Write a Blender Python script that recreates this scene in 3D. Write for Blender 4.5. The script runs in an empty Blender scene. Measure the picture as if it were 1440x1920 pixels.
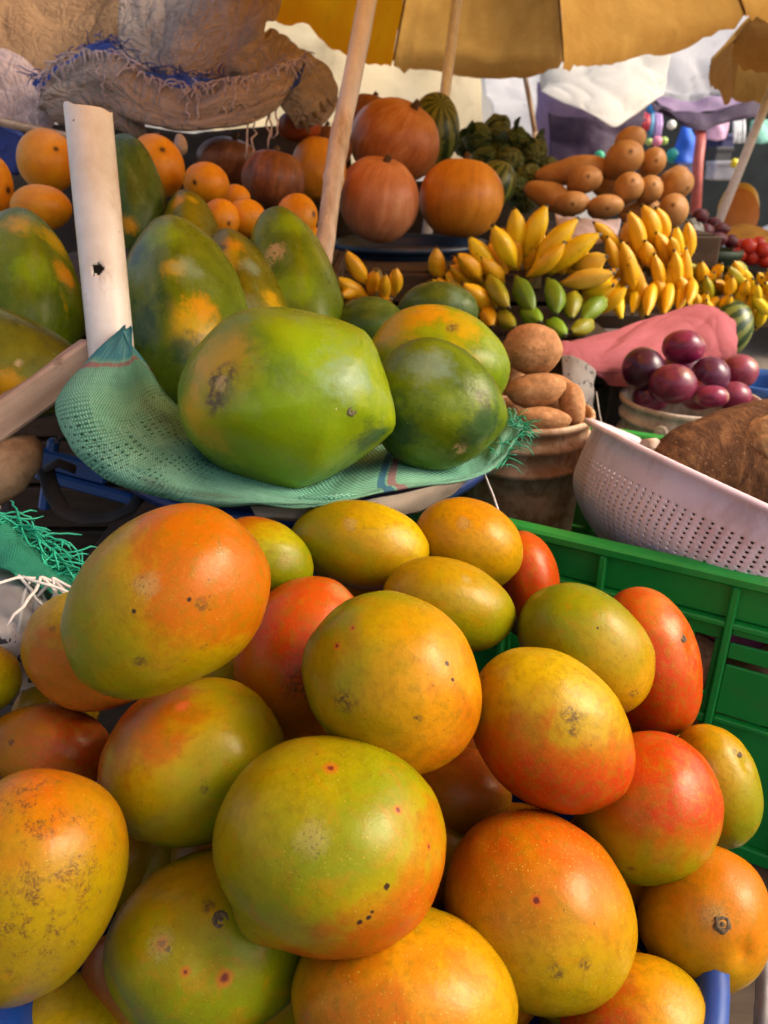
import bpy, math, random
from mathutils import Vector, Matrix, noise as mnoise
SC = bpy.context.scene
COL = SC.collection
RAD = math.radians
V = Vector

# ------------------------------------------------------------------ camera
F = 1450.0                      # focal length in photo pixels (photo 1440 x 1920)
CZ = 1.45                       # eye height
PITCH = RAD(24.5)
cam_d = bpy.data.cameras.new('camera'); cam = bpy.data.objects.new('camera', cam_d); COL.objects.link(cam)
cam_d.sensor_fit = 'VERTICAL'; cam_d.sensor_height = 36; cam_d.sensor_width = 27
cam_d.lens = F / 1920 * 36
cam_d.clip_start = 0.02; cam_d.clip_end = 500
cam.location = (0, 0, CZ); cam.rotation_euler = (math.pi / 2 - PITCH, 0, 0)
cam_d.dof.use_dof = True; cam_d.dof.focus_distance = 0.52; cam_d.dof.aperture_fstop = 11
SC.camera = cam
# ------------------------------------------------------------------ world, sun, exposure
SUN = V((0.72, -0.10, 0.62)).normalized()
w = bpy.data.worlds.new('World'); SC.world = w; w.use_nodes = True
nt = w.node_tree
sky = nt.nodes.new('ShaderNodeTexSky'); sky.sky_type = 'NISHITA'; sky.sun_disc = False
sky.sun_elevation = math.asin(SUN.z); sky.sun_rotation = math.atan2(SUN.x, SUN.y)
sky.air_density = 1.0; sky.dust_density = 7.0; sky.ozone_density = 0.3
bg = nt.nodes['Background']; bg.inputs[1].default_value = 0.10
nt.links.new(sky.outputs[0], bg.inputs[0])
sl = bpy.data.lights.new('sun', 'SUN'); sl.energy = 0.95; sl.angle = RAD(30); sl.color = (1.0, 0.95, 0.86)
so = bpy.data.objects.new('sun', sl); COL.objects.link(so)
so.rotation_euler = SUN.to_track_quat('Z', 'Y').to_euler()
SC.view_settings.view_transform = 'Standard'; SC.view_settings.look = 'None'
SC.view_settings.exposure = 1.40; SC.view_settings.gamma = 1.0
SC.render.engine = 'CYCLES'
SC.cycles.max_bounces = 6; SC.cycles.transparent_max_bounces = 8
SC.cycles.use_denoising = True
SC.cycles.sample_clamp_indirect = 6

# ------------------------------------------------------------------ geometry helpers
CAM = V((0, 0, CZ))
CR = V((1, 0, 0)); CU = V((0, math.sin(PITCH), math.cos(PITCH))); CB = V((0, -math.cos(PITCH), math.sin(PITCH)))

def P(px, py, d):
    """point seen at photo pixel (px, py) at depth d metres in front of the camera"""
    return CAM + CR * ((px - 720) / F * d) + CU * ((960 - py) / F * d) - CB * d

def proj(p):
    q = p - CAM; d = -q.dot(CB)
    return 720 + F * q.dot(CR) / d, 960 - F * q.dot(CU) / d

def tag(o, label=None, cat=None, group=None, kind=None):
    if label: o['label'] = label
    if cat: o['category'] = cat
    if group: o['group'] = group
    if kind: o['kind'] = kind
    return o

def empty(name, loc, label, cat, group=None):
    o = bpy.data.objects.new(name, None); o.location = loc; o.empty_display_size = 0.05
    COL.objects.link(o); tag(o, label, cat, group); return o

class MB:
    def __init__(s): s.v = []; s.f = []; s.uv = []; s.sm = []
    def grid(s, pts, nu, nv, cu=False, uvs=None, flip=False, skip=None):
        """pts[j*nu+i]; nu columns (closed when cu), nv rows"""
        o = len(s.v); s.v += [V(p) for p in pts]
        iu = nu if cu else nu - 1
        for j in range(nv - 1):
            for i in range(iu):
                if skip and skip(i, j): continue
                i2 = (i + 1) % nu
                q = [o + j * nu + i, o + j * nu + i2, o + (j + 1) * nu + i2, o + (j + 1) * nu + i]
                if uvs:
                    def U(a, b): return uvs(a, b)
                    u = [U(i, j), U(i + 1, j), U(i + 1, j + 1), U(i, j + 1)]
                else:
                    u = [(i / iu, j / (nv - 1)), ((i + 1) / iu, j / (nv - 1)), ((i + 1) / iu, (j + 1) / (nv - 1)), (i / iu, (j + 1) / (nv - 1))]
                if flip: q.reverse(); u.reverse()
                s.f.append(q); s.uv.append(u); s.sm.append(True)
        return o
    def face(s, pts, smooth=False):
        o = len(s.v); s.v += [V(p) for p in pts]
        s.f.append(list(range(o, o + len(pts)))); s.uv.append([(0, 0)] * len(pts)); s.sm.append(smooth)
    def box(s, c, size, rot=None, bev=0.0):
        hx, hy, hz = size[0] / 2, size[1] / 2, size[2] / 2
        b = min(bev, hx * .9, hy * .9, hz * .9)
        R = rot or Matrix.Identity(3); c = V(c)
        o = len(s.v)
        if b <= 0:
            for z in (-hz, hz):
                for x, y in ((-hx, -hy), (hx, -hy), (hx, hy), (-hx, hy)):
                    s.v.append(c + R @ V((x, y, z)))
            fs = [[3, 2, 1, 0], [4, 5, 6, 7], [0, 1, 5, 4], [1, 2, 6, 5], [2, 3, 7, 6], [3, 0, 4, 7]]
        else:
            rings = []
            for z, k in ((-hz, b), (-hz + b, 0), (hz - b, 0), (hz, b)):
                for x, y in ((-hx + k + b, -hy + k), (hx - k - b, -hy + k), (hx - k, -hy + k + b), (hx - k, hy - k - b),
                             (hx - k - b, hy - k), (-hx + k + b, hy - k), (-hx + k, hy - k - b), (-hx + k, -hy + k + b)):
                    s.v.append(c + R @ V((x, y, z)))
            fs = [list(range(7, -1, -1)), list(range(24, 32))]
            for j in range(3):
                for i in range(8):
                    fs.append([j * 8 + i, j * 8 + (i + 1) % 8, (j + 1) * 8 + (i + 1) % 8, (j + 1) * 8 + i])
        for f in fs:
            s.f.append([o + k for k in f]); s.uv.append([(0, 0)] * len(f)); s.sm.append(False)
    def tube(s, pts, rad, n=8, cap=True, ell=1.0, jit=None):
        pts = [V(p) for p in pts]; m = len(pts)
        if not hasattr(rad, '__len__'): rad = [rad] * m
        t0 = (pts[1] - pts[0]).normalized()
        a = V((0, 0, 1)) if abs(t0.z) < .9 else V((1, 0, 0))
        x = t0.cross(a).normalized(); ring = []
        for k in range(m):
            t = (pts[min(k + 1, m - 1)] - pts[max(k - 1, 0)]).normalized()
            x = (x - t * x.dot(t)).normalized(); y = t.cross(x)
            for i in range(n):
                an = 2 * math.pi * i / n
                ring.append(pts[k] + (x * math.cos(an) + y * math.sin(an) * ell) * rad[k] * (jit(k, i) if jit else 1))
        o = s.grid(ring, n, m, cu=True, uvs=lambda i, j: (j / (m - 1), i / n))
        if cap:
            s.f.append([o + i for i in range(n - 1, -1, -1)]); s.uv.append([(0, 0)] * n); s.sm.append(False)
            s.f.append([o + (m - 1) * n + i for i in range(n)]); s.uv.append([(1, 0)] * n); s.sm.append(False)
    def lathe(s, prof, n, c=(0, 0, 0), skip=None, rot=None, wob=None):
        c = V(c); pts = []
        for j, (r, z) in enumerate(prof):
            for i in range(n):
                an = 2 * math.pi * i / n
                k = wob(an, j) if wob else 1
                q = V((r * k * math.cos(an), r * k * math.sin(an), z))
                pts.append(c + (rot @ q if rot else q))
        s.grid(pts, n, len(prof), cu=True, skip=skip)
    def build(s, name, mat, parent=None, loc=None, rot=None, solid=0, smooth_all=None):
        me = bpy.data.meshes.new(name)
        if loc is None:
            loc = sum(s.v, V((0, 0, 0))) / max(1, len(s.v))
        loc = V(loc); Rm = rot or Matrix.Identity(3); Ri = Rm.transposed()
        me.from_pydata([tuple(Ri @ (p - loc)) for p in s.v], [], s.f)
        uvl = me.uv_layers.new(name='UVMap')
        k = 0; data = [0.0] * (2 * sum(len(f) for f in s.f))
        for u in s.uv:
            for a in u: data[k] = a[0]; data[k + 1] = a[1]; k += 2
        uvl.data.foreach_set('uv', data)
        me.polygons.foreach_set('use_smooth', s.sm if smooth_all is None else [smooth_all] * len(s.f))
        me.materials.append(mat); me.update()
        o = bpy.data.objects.new(name, me); COL.objects.link(o)
        mw = Matrix.Translation(loc) @ Rm.to_4x4()
        if parent:
            o.parent = parent
            bpy_m = parent_world(parent).inverted() @ mw
            o.matrix_local = bpy_m
        else:
            o.matrix_local = mw
        WM[o.name] = mw
        if solid:
            md = o.modifiers.new('thick', 'SOLIDIFY'); md.thickness = solid; md.offset = 0
        return o

def parent_world(o):
    if o.name in WM: return WM[o.name].copy()
    return Matrix.LocRotScale(o.location, o.rotation_euler, o.scale)
WM = {}                          # world matrices of the meshes built so far

def catmull(p, t):
    n = len(p) - 1; x = min(max(t, 0), 1) * n; i = min(int(x), n - 1); f = x - i
    a = p[max(i - 1, 0)]; b = p[i]; c = p[i + 1]; d = p[min(i + 2, n)]
    if i == 0: a = b * 2 - c
    if i + 2 > n: d = c * 2 - b
    return (b * 2 + (c - a) * f + (a * 2 - b * 5 + c * 4 - d) * f * f + (b * 3 - a - c * 3 + d) * f ** 3) * .5

def loft(name, rows, nu, nv, mat, parent=None, amp=0.0, nsc=8.0, solid=0.0012, seed=0, world=False, edge=0.0, ridged=False, ani=None):
    """cloth sheet through control rows of (px, py, depth)"""
    ctl = [[V(q) if world else P(*q) for q in r] for r in rows]
    cols = [[catmull(r, i / (nu - 1)) for r in ctl] for i in range(nu)]
    pts = [[catmull(cols[i], j / (nv - 1)) for i in range(nu)] for j in range(nv)]
    L = sum((pts[nv // 2][i + 1] - pts[nv // 2][i]).length for i in range(nu - 1))
    H = sum((pts[j + 1][nu // 2] - pts[j][nu // 2]).length for j in range(nv - 1))
    off = V((seed * 7.3, seed * 3.1, seed * 1.7))
    out = []
    for j in range(nv):
        for i in range(nu):
            p = pts[j][i]
            if amp:
                du = pts[j][min(i + 1, nu - 1)] - pts[j][max(i - 1, 0)]
                dv = pts[min(j + 1, nv - 1)][i] - pts[max(j - 1, 0)][i]
                nn = du.cross(dv)
                if nn.length > 1e-9:
                    nn.normalize()
                    q = p * nsc + off
                    if ani: q = V((i / (nu - 1) * L * nsc * ani[0], j / (nv - 1) * H * nsc * ani[1], 0)) + off
                    wq = q + V((mnoise.noise(q * .7), mnoise.noise(q * .7 + V((9, 2, 5))), 0)) * .6
                    if ridged: h = .9 * mnoise.noise(wq) + .8 * (1 - abs(mnoise.noise(wq * .9 + V((4, 4, 4)))) * 2.2) + .22 * (1 - abs(mnoise.noise(wq * 2.6))) ** 4
                    else: h = mnoise.noise(q) + .5 * mnoise.noise(q * 2.3)
                    p = p + nn * amp * h
            if edge and (j in (0, nv - 1) or i in (0, nu - 1)):
                p = p + V((mnoise.noise(p * 90), mnoise.noise(p * 90 + V((5, 5, 5))), mnoise.noise(p * 90 - V((5, 5, 5))))) * edge
            out.append(p)
    mb = MB()
    mb.grid(out, nu, nv, uvs=lambda i, j: (i / (nu - 1) * L, j / (nv - 1) * H))
    return mb.build(name, mat, parent, solid=solid)

def blob(name, bbox, d, mat, ang=0, asp=1.3, dep=1.0, egg=0.0, lobes=(0, 0), namp=0.012, nsc=1.2, bumps=(), axis=None,
         dimple=(0, 0), power=1.0, res=(40, 26), seed=0, parent=None, waist=0.0, matf=None, neck=0.0, lobep=.6):
    """solid fruit whose outline fills the photo box bbox at depth d.
    ang: direction of the long axis in the picture; axis: full 3-D long axis in (right, up, towards camera)"""
    x0, y0, x1, y1 = bbox
    c = P((x0 + x1) / 2, (y0 + y1) / 2, d)
    if axis:
        e1 = (CR * axis[0] + CU * axis[1] + CB * axis[2]).normalized()
        h = CB if abs(e1.dot(CB)) < .95 else CU
        e3 = (h - e1 * h.dot(e1)).normalized(); e2 = e3.cross(e1)
    else:
        a = RAD(ang); e1 = CR * math.cos(a) + CU * math.sin(a); e2 = CU * math.cos(a) - CR * math.sin(a); e3 = CB
    nu, nv = res
    sv = V((seed * 3.17 + 1, seed * 1.31, seed * 2.03))
    bl = [((e1 * b[0][0] + e2 * b[0][1] + e3 * b[0][2]) if False else V(b[0]).normalized(), b[1], b[2]) for b in bumps]
    Lp = []
    for j in range(nv):
        th = math.pi * j / (nv - 1)
        for i in range(nu):
            ph = 2 * math.pi * i / nu
            u = math.cos(th); s_ = math.sin(th)
            if power != 1.0: s_ = s_ ** power
            r = 1.0
            if lobes[0]:
                if lobep < .5:      # broad sharp ridges that meet at the blossom tip and fade towards the stalk
                    r *= 1 + lobes[1] * 3.0 * (.44 - (math.sin(lobes[0] / 2 * ph + seed) ** 2 + .012) ** .5) * (math.sin(th) ** lobep) * min(1, max(0, (u + .25) / .75))
                else: r *= 1 + lobes[1] * math.cos(lobes[0] * ph + seed) * (math.sin(th) ** lobep)
            k = (1 - egg * u) * (1 - waist * math.exp(-((u - neck) / .35) ** 2))
            q = V((u, s_ * math.cos(ph) * k * r, s_ * math.sin(ph) * k * r))
            if dimple[0]: q.x *= 1 - dimple[0] * math.exp(-(math.sin(th) / dimple[1]) ** 2)
            un = q.normalized()
            # bumps are given in picture axes (right, up, towards viewer)
            if bl:
                wv = (e1 * (un.x * asp) + e2 * un.y + e3 * un.z * dep).normalized()
                pic = V((wv.dot(CR), wv.dot(CU), wv.dot(CB)))
                for bd, ba, bw in bl:
                    q = q * (1 + ba * math.exp(-((pic - bd).length / bw) ** 2))
            q = q * (1 + namp * (mnoise.noise(un * nsc + sv) * 1.5 + .5 * mnoise.noise(un * nsc * 2.6 + sv)))
            Lp.append(e1 * (q.x * asp) + e2 * q.y + e3 * (q.z * dep))
    sx = (x1 - x0) / 2 * d / F; sy = (y1 - y0) / 2 * d / F
    ext = lambda ax: (max(p.dot(ax) for p in Lp) - min(p.dot(ax) for p in Lp)) / 2
    kx = sx / ext(CR); ky = sy / ext(CU); kz = (kx * ky) ** .5
    for it in range(5):
        W = [c + CR * (p.dot(CR) * kx) + CU * (p.dot(CU) * ky) + CB * (p.dot(CB) * kz) for p in Lp]
        pr = [proj(p) for p in W]
        bx0 = min(p[0] for p in pr); bx1 = max(p[0] for p in pr); by0 = min(p[1] for p in pr); by1 = max(p[1] for p in pr)
        kx *= (x1 - x0) / (bx1 - bx0); ky *= (y1 - y0) / (by1 - by0); kz = (kx * ky) ** .5
        c = c + CR * (((x0 + x1) - (bx0 + bx1)) / 2 * d / F) - CU * (((y0 + y1) - (by0 + by1)) / 2 * d / F)
    W = [c + CR * (p.dot(CR) * kx) + CU * (p.dot(CU) * ky) + CB * (p.dot(CB) * kz) for p in Lp]
    M = Matrix((e1, e2, e3)).transposed()
    R = (kx * ky * kz) ** (1 / 3)
    if matf: mat = matf(W, c, M, R)
    mb = MB(); mb.grid(W, nu, nv, cu=True, flip=False)
    o = mb.build(name, mat, parent, loc=c, rot=M)
    info = dict(W=W, c=c, M=M, R=R)
    BL.append((name, o, info, d))
    return o, info
BL = []

def surf(info, px, py):
    """front point and outward direction of a fruit at a photo pixel"""
    best = None
    for p in info['W']:
        x, y = proj(p); dd = (x - px) ** 2 + (y - py) ** 2
        fr = (p - info['c']).dot(CAM - info['c'])
        if fr < 0: continue
        if best is None or dd < best[0]: best = (dd, p)
    p = best[1]
    return p, (p - info['c']).normalized()

# ------------------------------------------------------------------ material helpers
class G:
    def __init__(s, name):
        s.m = bpy.data.materials.new(name); s.m.use_nodes = True
        s.t = s.m.node_tree; s.b = s.t.nodes['Principled BSDF']; s.out = s.t.nodes['Material Output']
        s.tc = s.t.nodes.new('ShaderNodeTexCoord')
    @property
    def obj(s): return s.tc.outputs['Object']
    @property
    def uv(s): return s.tc.outputs['UV']
    def put(s, sock, val):
        if isinstance(val, bpy.types.NodeSocket): s.t.links.new(val, sock)
        elif val is not None:
            if sock.type == 'RGBA' and len(val) == 3: val = (*val, 1)
            sock.default_value = val
    def node(s, ty, **kw):
        n = s.t.nodes.new(ty)
        for k, v in kw.items(): setattr(n, k, v)
        return n
    def math(s, op, a, b=None, c=None, clamp=False):
        n = s.node('ShaderNodeMath', operation=op, use_clamp=clamp)
        s.put(n.inputs[0], a); s.put(n.inputs[1], b)
        if c is not None: s.put(n.inputs[2], c)
        return n.outputs[0]
    def vmul(s, a, b):
        n = s.node('ShaderNodeVectorMath', operation='MULTIPLY'); s.put(n.inputs[0], a); s.put(n.inputs[1], b); return n.outputs[0]
    def vadd(s, a, b):
        n = s.node('ShaderNodeVectorMath', operation='ADD'); s.put(n.inputs[0], a); s.put(n.inputs[1], b); return n.outputs[0]
    def vnorm(s, a):
        n = s.node('ShaderNodeVectorMath', operation='NORMALIZE'); s.put(n.inputs[0], a); return n.outputs[0]
    def dot(s, a, b):
        n = s.node('ShaderNodeVectorMath', operation='DOT_PRODUCT'); s.put(n.inputs[0], a); s.put(n.inputs[1], b); return n.outputs['Value']
    def dist(s, a, b):
        n = s.node('ShaderNodeVectorMath', operation='DISTANCE'); s.put(n.inputs[0], a); s.put(n.inputs[1], b); return n.outputs['Value']
    def noise(s, vec, scale, det=3, rough=.5, dist=0, col=False):
        n = s.node('ShaderNodeTexNoise'); s.put(n.inputs['Vector'], vec); n.inputs['Scale'].default_value = scale
        n.inputs['Detail'].default_value = det; n.inputs['Roughness'].default_value = rough; n.inputs['Distortion'].default_value = dist
        return n.outputs['Color' if col else 'Fac']
    def vor(s, vec, scale, rnd=1.0, out='Distance'):
        n = s.node('ShaderNodeTexVoronoi'); s.put(n.inputs['Vector'], vec); n.inputs['Scale'].default_value = scale
        n.inputs['Randomness'].default_value = rnd; return n.outputs[out]
    def wave(s, vec, scale, dist=0, direction='X', det=2):
        n = s.node('ShaderNodeTexWave'); n.bands_direction = direction; s.put(n.inputs['Vector'], vec)
        n.inputs['Scale'].default_value = scale; n.inputs['Distortion'].default_value = dist; n.inputs['Detail'].default_value = det
        return n.outputs['Fac']
    def step(s, x, a, b):
        n = s.node('ShaderNodeMapRange'); n.interpolation_type = 'SMOOTHSTEP'
        s.put(n.inputs['Value'], x); n.inputs['From Min'].default_value = a; n.inputs['From Max'].default_value = b
        if a > b:
            n.inputs['From Min'].default_value = b; n.inputs['From Max'].default_value = a
            n.inputs['To Min'].default_value = 1; n.inputs['To Max'].default_value = 0
        return n.outputs[0]
    def ramp(s, fac, stops):
        n = s.node('ShaderNodeValToRGB'); cr = n.color_ramp
        while len(cr.elements) < len(stops): cr.elements.new(.5)
        for e, (p, c) in zip(cr.elements, sorted(stops, key=lambda q: q[0])): e.position = p; e.color = (*c, 1)
        s.put(n.inputs[0], fac); return n.outputs[0]
    def mix(s, fac, a, b, mode='MIX'):
        n = s.node('ShaderNodeMix', data_type='RGBA', blend_type=mode)
        s.put(n.inputs[0], fac); s.put(n.inputs[6], a); s.put(n.inputs[7], b); return n.outputs[2]
    def bump(s, h, strength=.3, dist=.002):
        n = s.node('ShaderNodeBump'); s.put(n.inputs['Height'], h); n.inputs['Strength'].default_value = strength
        n.inputs['Distance'].default_value = dist; s.t.links.new(n.outputs[0], s.b.inputs['Normal']); return n
    def fin(s, col=None, rough=.5, spec=.5, metal=0, sss=0, coat=0, trans=None, alpha=None, tint=None):
        if tint: s.b.inputs['Specular Tint'].default_value = (*tint, 1)
        if col is not None: s.put(s.b.inputs['Base Color'], col)
        s.put(s.b.inputs['Roughness'], rough); s.b.inputs['Specular IOR Level'].default_value = spec
        s.b.inputs['Metallic'].default_value = metal
        if coat: s.b.inputs['Coat Weight'].default_value = coat; s.b.inputs['Coat Roughness'].default_value = .2
        if alpha is not None: s.put(s.b.inputs['Alpha'], alpha)
        if trans is not None:
            tr = s.node('ShaderNodeBsdfTranslucent'); s.put(tr.inputs[0], trans[0])
            mx = s.node('ShaderNodeMixShader'); s.put(mx.inputs[0], trans[1])
            s.t.links.new(s.b.outputs[0], mx.inputs[1]); s.t.links.new(tr.outputs[0], mx.inputs[2])
            sh = mx.outputs[0]
            if len(trans) > 2:
                tp = s.node('ShaderNodeBsdfTransparent'); m2 = s.node('ShaderNodeMixShader'); s.put(m2.inputs[0], trans[2])
                s.t.links.new(tp.outputs[0], m2.inputs[1]); s.t.links.new(sh, m2.inputs[2]); sh = m2.outputs[0]
            s.t.links.new(sh, s.out.inputs[0])
        return s.m

def plain(name, col, rough=.5, var=.25, scale=20, spec=.5, bump=0, metal=0, dirt=None):
    g = G(name)
    n = g.noise(g.obj, scale, 5, .6)
    dk = tuple(c * (1 - var) for c in col); lt = tuple(min(1, c * (1 + var)) for c in col)
    c = g.ramp(n, [(.3, dk), (.7, lt)])
    if dirt:
        m = g.step(g.noise(g.obj, scale * .6, 6, .7), .5, .68)
        c = g.mix(g.math('MULTIPLY', m, dirt[1]), c, dirt[0])
    if bump: g.bump(n, bump, .004)
    return g.fin(c, rough, spec, metal)
# ------------------------------------------------------------------ fruit skins
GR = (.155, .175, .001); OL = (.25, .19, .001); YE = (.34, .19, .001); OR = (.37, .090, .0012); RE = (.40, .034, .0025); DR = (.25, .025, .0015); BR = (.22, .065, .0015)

def mango_skin(name, W, c, M, R, stops, bdir, k=.5, bias=0.0, spk=.6, scuff=.2, spots=(), lent=.5, seed=0):
    g = G(name); inv = 1.0 / R
    p = g.vmul(g.obj, (inv, inv, inv))
    off = g.vadd(p, (seed * 3.3, seed * 1.9, seed * 5.1))
    wd = (CR * bdir[0] + CU * bdir[1] + CB * bdir[2]).normalized()
    ld = tuple(M.transposed() @ wd)
    n1 = g.noise(off, 1.25, 4, .55, .6); n2 = g.noise(off, 4.5, 4, .6)
    t = g.math('MULTIPLY_ADD', g.dot(g.vnorm(p), ld), .42, .455 + bias)
    t = g.math('ADD', t, g.math('MULTIPLY', g.math('SUBTRACT', n1, .5), k * 1.6))
    t = g.math('ADD', t, g.math('MULTIPLY', g.math('SUBTRACT', n2, .5), .22))
    col = g.ramp(t, stops)
    # mottling of the skin
    n3 = g.noise(off, 9, 5, .65)
    col = g.mix(g.math('MULTIPLY', g.step(n3, .42, .70), .48), col, (.17, .115, .0015))
    col = g.mix(g.math('MULTIPLY', g.step(g.noise(g.vadd(off, (7, 3, 2)), 3.2, 5, .6, .8), .5, .7), .36), col, (.36, .13, .0015))
    # pale lenticels
    v = g.vor(off, 15); lm = g.math('MULTIPLY', g.step(v, .15, .07), g.step(g.noise(off, 2.2, 3), .38 - .10 * lent, .60 - .10 * lent))
    v2 = g.vor(off, 30); lm2 = g.math('MULTIPLY', g.step(v2, .19, .09), g.step(g.noise(off, 3.1, 3), .40 - .10 * lent, .58 - .1 * lent))
    lm = g.math('MAXIMUM', lm, g.math('MULTIPLY', lm2, .9))
    col = g.mix(g.math('MULTIPLY', lm, lent), col, (.48, .31, .04))
    # dark freckles and scuffs
    v = g.vor(g.vadd(off, g.vmul(g.noise(off, 9, 3, .6, col=True), (.12, .12, .12))), 7); dm = g.math('MULTIPLY', g.step(v, .10, .035), g.step(g.noise(off, 1.9, 2), .42, .52))
    v = g.vor(off, 17); dm2 = g.math('MULTIPLY', g.step(v, .16, .06), g.step(g.noise(off, 2.7, 3), .50, .62))
    dm = g.math('MAXIMUM', dm, g.math('MULTIPLY', dm2, .8))
    col = g.mix(g.math('MULTIPLY', dm, spk), col, (.055, .022, .008))
    sc = g.math('MULTIPLY', g.step(g.noise(g.vmul(off, (1.0, 1.8, 1.0)), 13, 8, .82, 1.6), .56, .67), g.step(g.noise(off, 2.0, 3, .6), .55 - .25 * scuff, .72 - .25 * scuff))
    col = g.mix(g.math('MULTIPLY', sc, min(1, scuff * 2.2)), col, (.085, .034, .012))
    sp_r = None
    info = dict(W=W, c=c, M=M, R=R)
    wob = g.math('MULTIPLY', g.math('SUBTRACT', g.noise(off, 7, 5, .75), .5), .34)
    for (px, py, r, kind) in spots:
        q, _ = surf(info, px, py)
        lq = tuple((M.transposed() @ (q - c)) * inv)
        dd = g.dist(p, lq); dd = g.math('ADD', dd, g.math('MULTIPLY', wob, min(1, r * 5)))
        if kind == 'dot':
            col = g.mix(g.step(dd, r, r * .55), col, (.035, .015, .008))
        elif kind == 'red':
            col = g.mix(g.math('MULTIPLY', g.step(dd, r * 2.0, r * .7), .55), col, (.45, .06, .01))
            col = g.mix(g.step(dd, r * .9, r * .4), col, (.12, .02, .01))
        elif kind == 'scar':
            pm = g.math('MULTIPLY', g.step(dd, r, r * .2), g.step(g.noise(off, 16, 6, .75), .42, .56))
            col = g.mix(g.math('MULTIPLY', pm, .85), col, (.07, .035, .014))
        elif kind == 'pale':  # greyish bloom patch that also paints in the soft highlights
            col = g.mix(g.math('MULTIPLY', g.step(dd, r, r * .2), .38), col, (.34, .27, .10))
            pm = g.math('MULTIPLY', g.step(dd, r * 1.1, r * .5), g.step(g.noise(off, 34, 4, .75), .56, .63))
            col = g.mix(g.math('MULTIPLY', pm, .85), col, (.06, .04, .02))
        elif kind == 'scratch':
            nn = g.noise(g.vadd(off, (px * .01, 0, 0)), 4.2, 5, .62, 1.4); ln = g.step(g.math('ABSOLUTE', g.math('SUBTRACT', nn, .5)), .028, .008)
            nn2 = g.noise(g.vmul(g.vadd(off, (0, py * .01, 0)), (1.6, 5, 3)), 3.5, 5, .65, .6); ln2 = g.step(nn2, .58, .66)
            pm = g.math('MULTIPLY', g.step(dd, r, r * .35), g.math('MAXIMUM', ln, g.math('MULTIPLY', ln2, .8)))
            col = g.mix(g.math('MULTIPLY', g.math('MULTIPLY', pm, g.step(g.noise(off, 4, 5, .75), .47, .58)), .85), col, (.075, .030, .010))
        elif kind == 'blush':
            col = g.mix(g.math('MULTIPLY', g.step(dd, r, r * .3), .75), col, (.55, .09, .02))
    rg = g.math('MULTIPLY_ADD', g.noise(off, 6, 6, .75), .36, .13)
    g.bump(g.math('ADD', g.math('MULTIPLY', g.noise(off, 34, 4, .65), .8), g.math('ADD', g.math('MULTIPLY', n3, 1.2), g.math('MULTIPLY', n2, 3.0))), .09, .0014)
    return g.fin(col, rg, .26, tint=(1, .88, .66))

def scar(info, px, py, r, parent, name='stem_scar', mat=None, deep=True):
    """woody stem end sunk in the fruit skin"""
    p, n = surf(info, px, py)
    a = n.orthogonal().normalized(); b = n.cross(a); mb = MB()
    r = r * .72; prof = [(1.3, -.3), (1.1, .0), (.85, .10), (.62, .06), (.48, -.10), (.3, .02), (.001, .16)]
    pts = []
    for rr, z in prof:
        for i in range(24):
            an = 2 * math.pi * i / 24; k = 1 + .30 * mnoise.noise(V((math.cos(an) * 1.7, math.sin(an) * 1.7, rr * 3 + px)))
            pts.append(p + (a * math.cos(an) + b * math.sin(an)) * r * rr * k + n * r * z * .8)
    mb.grid(pts, 24, len(prof), cu=True)
    return mb.build(name, mat or M_SCAR, parent)

M_SCAR = plain('woody_scar', (.085, .052, .022), .85, .75, 500)

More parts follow.
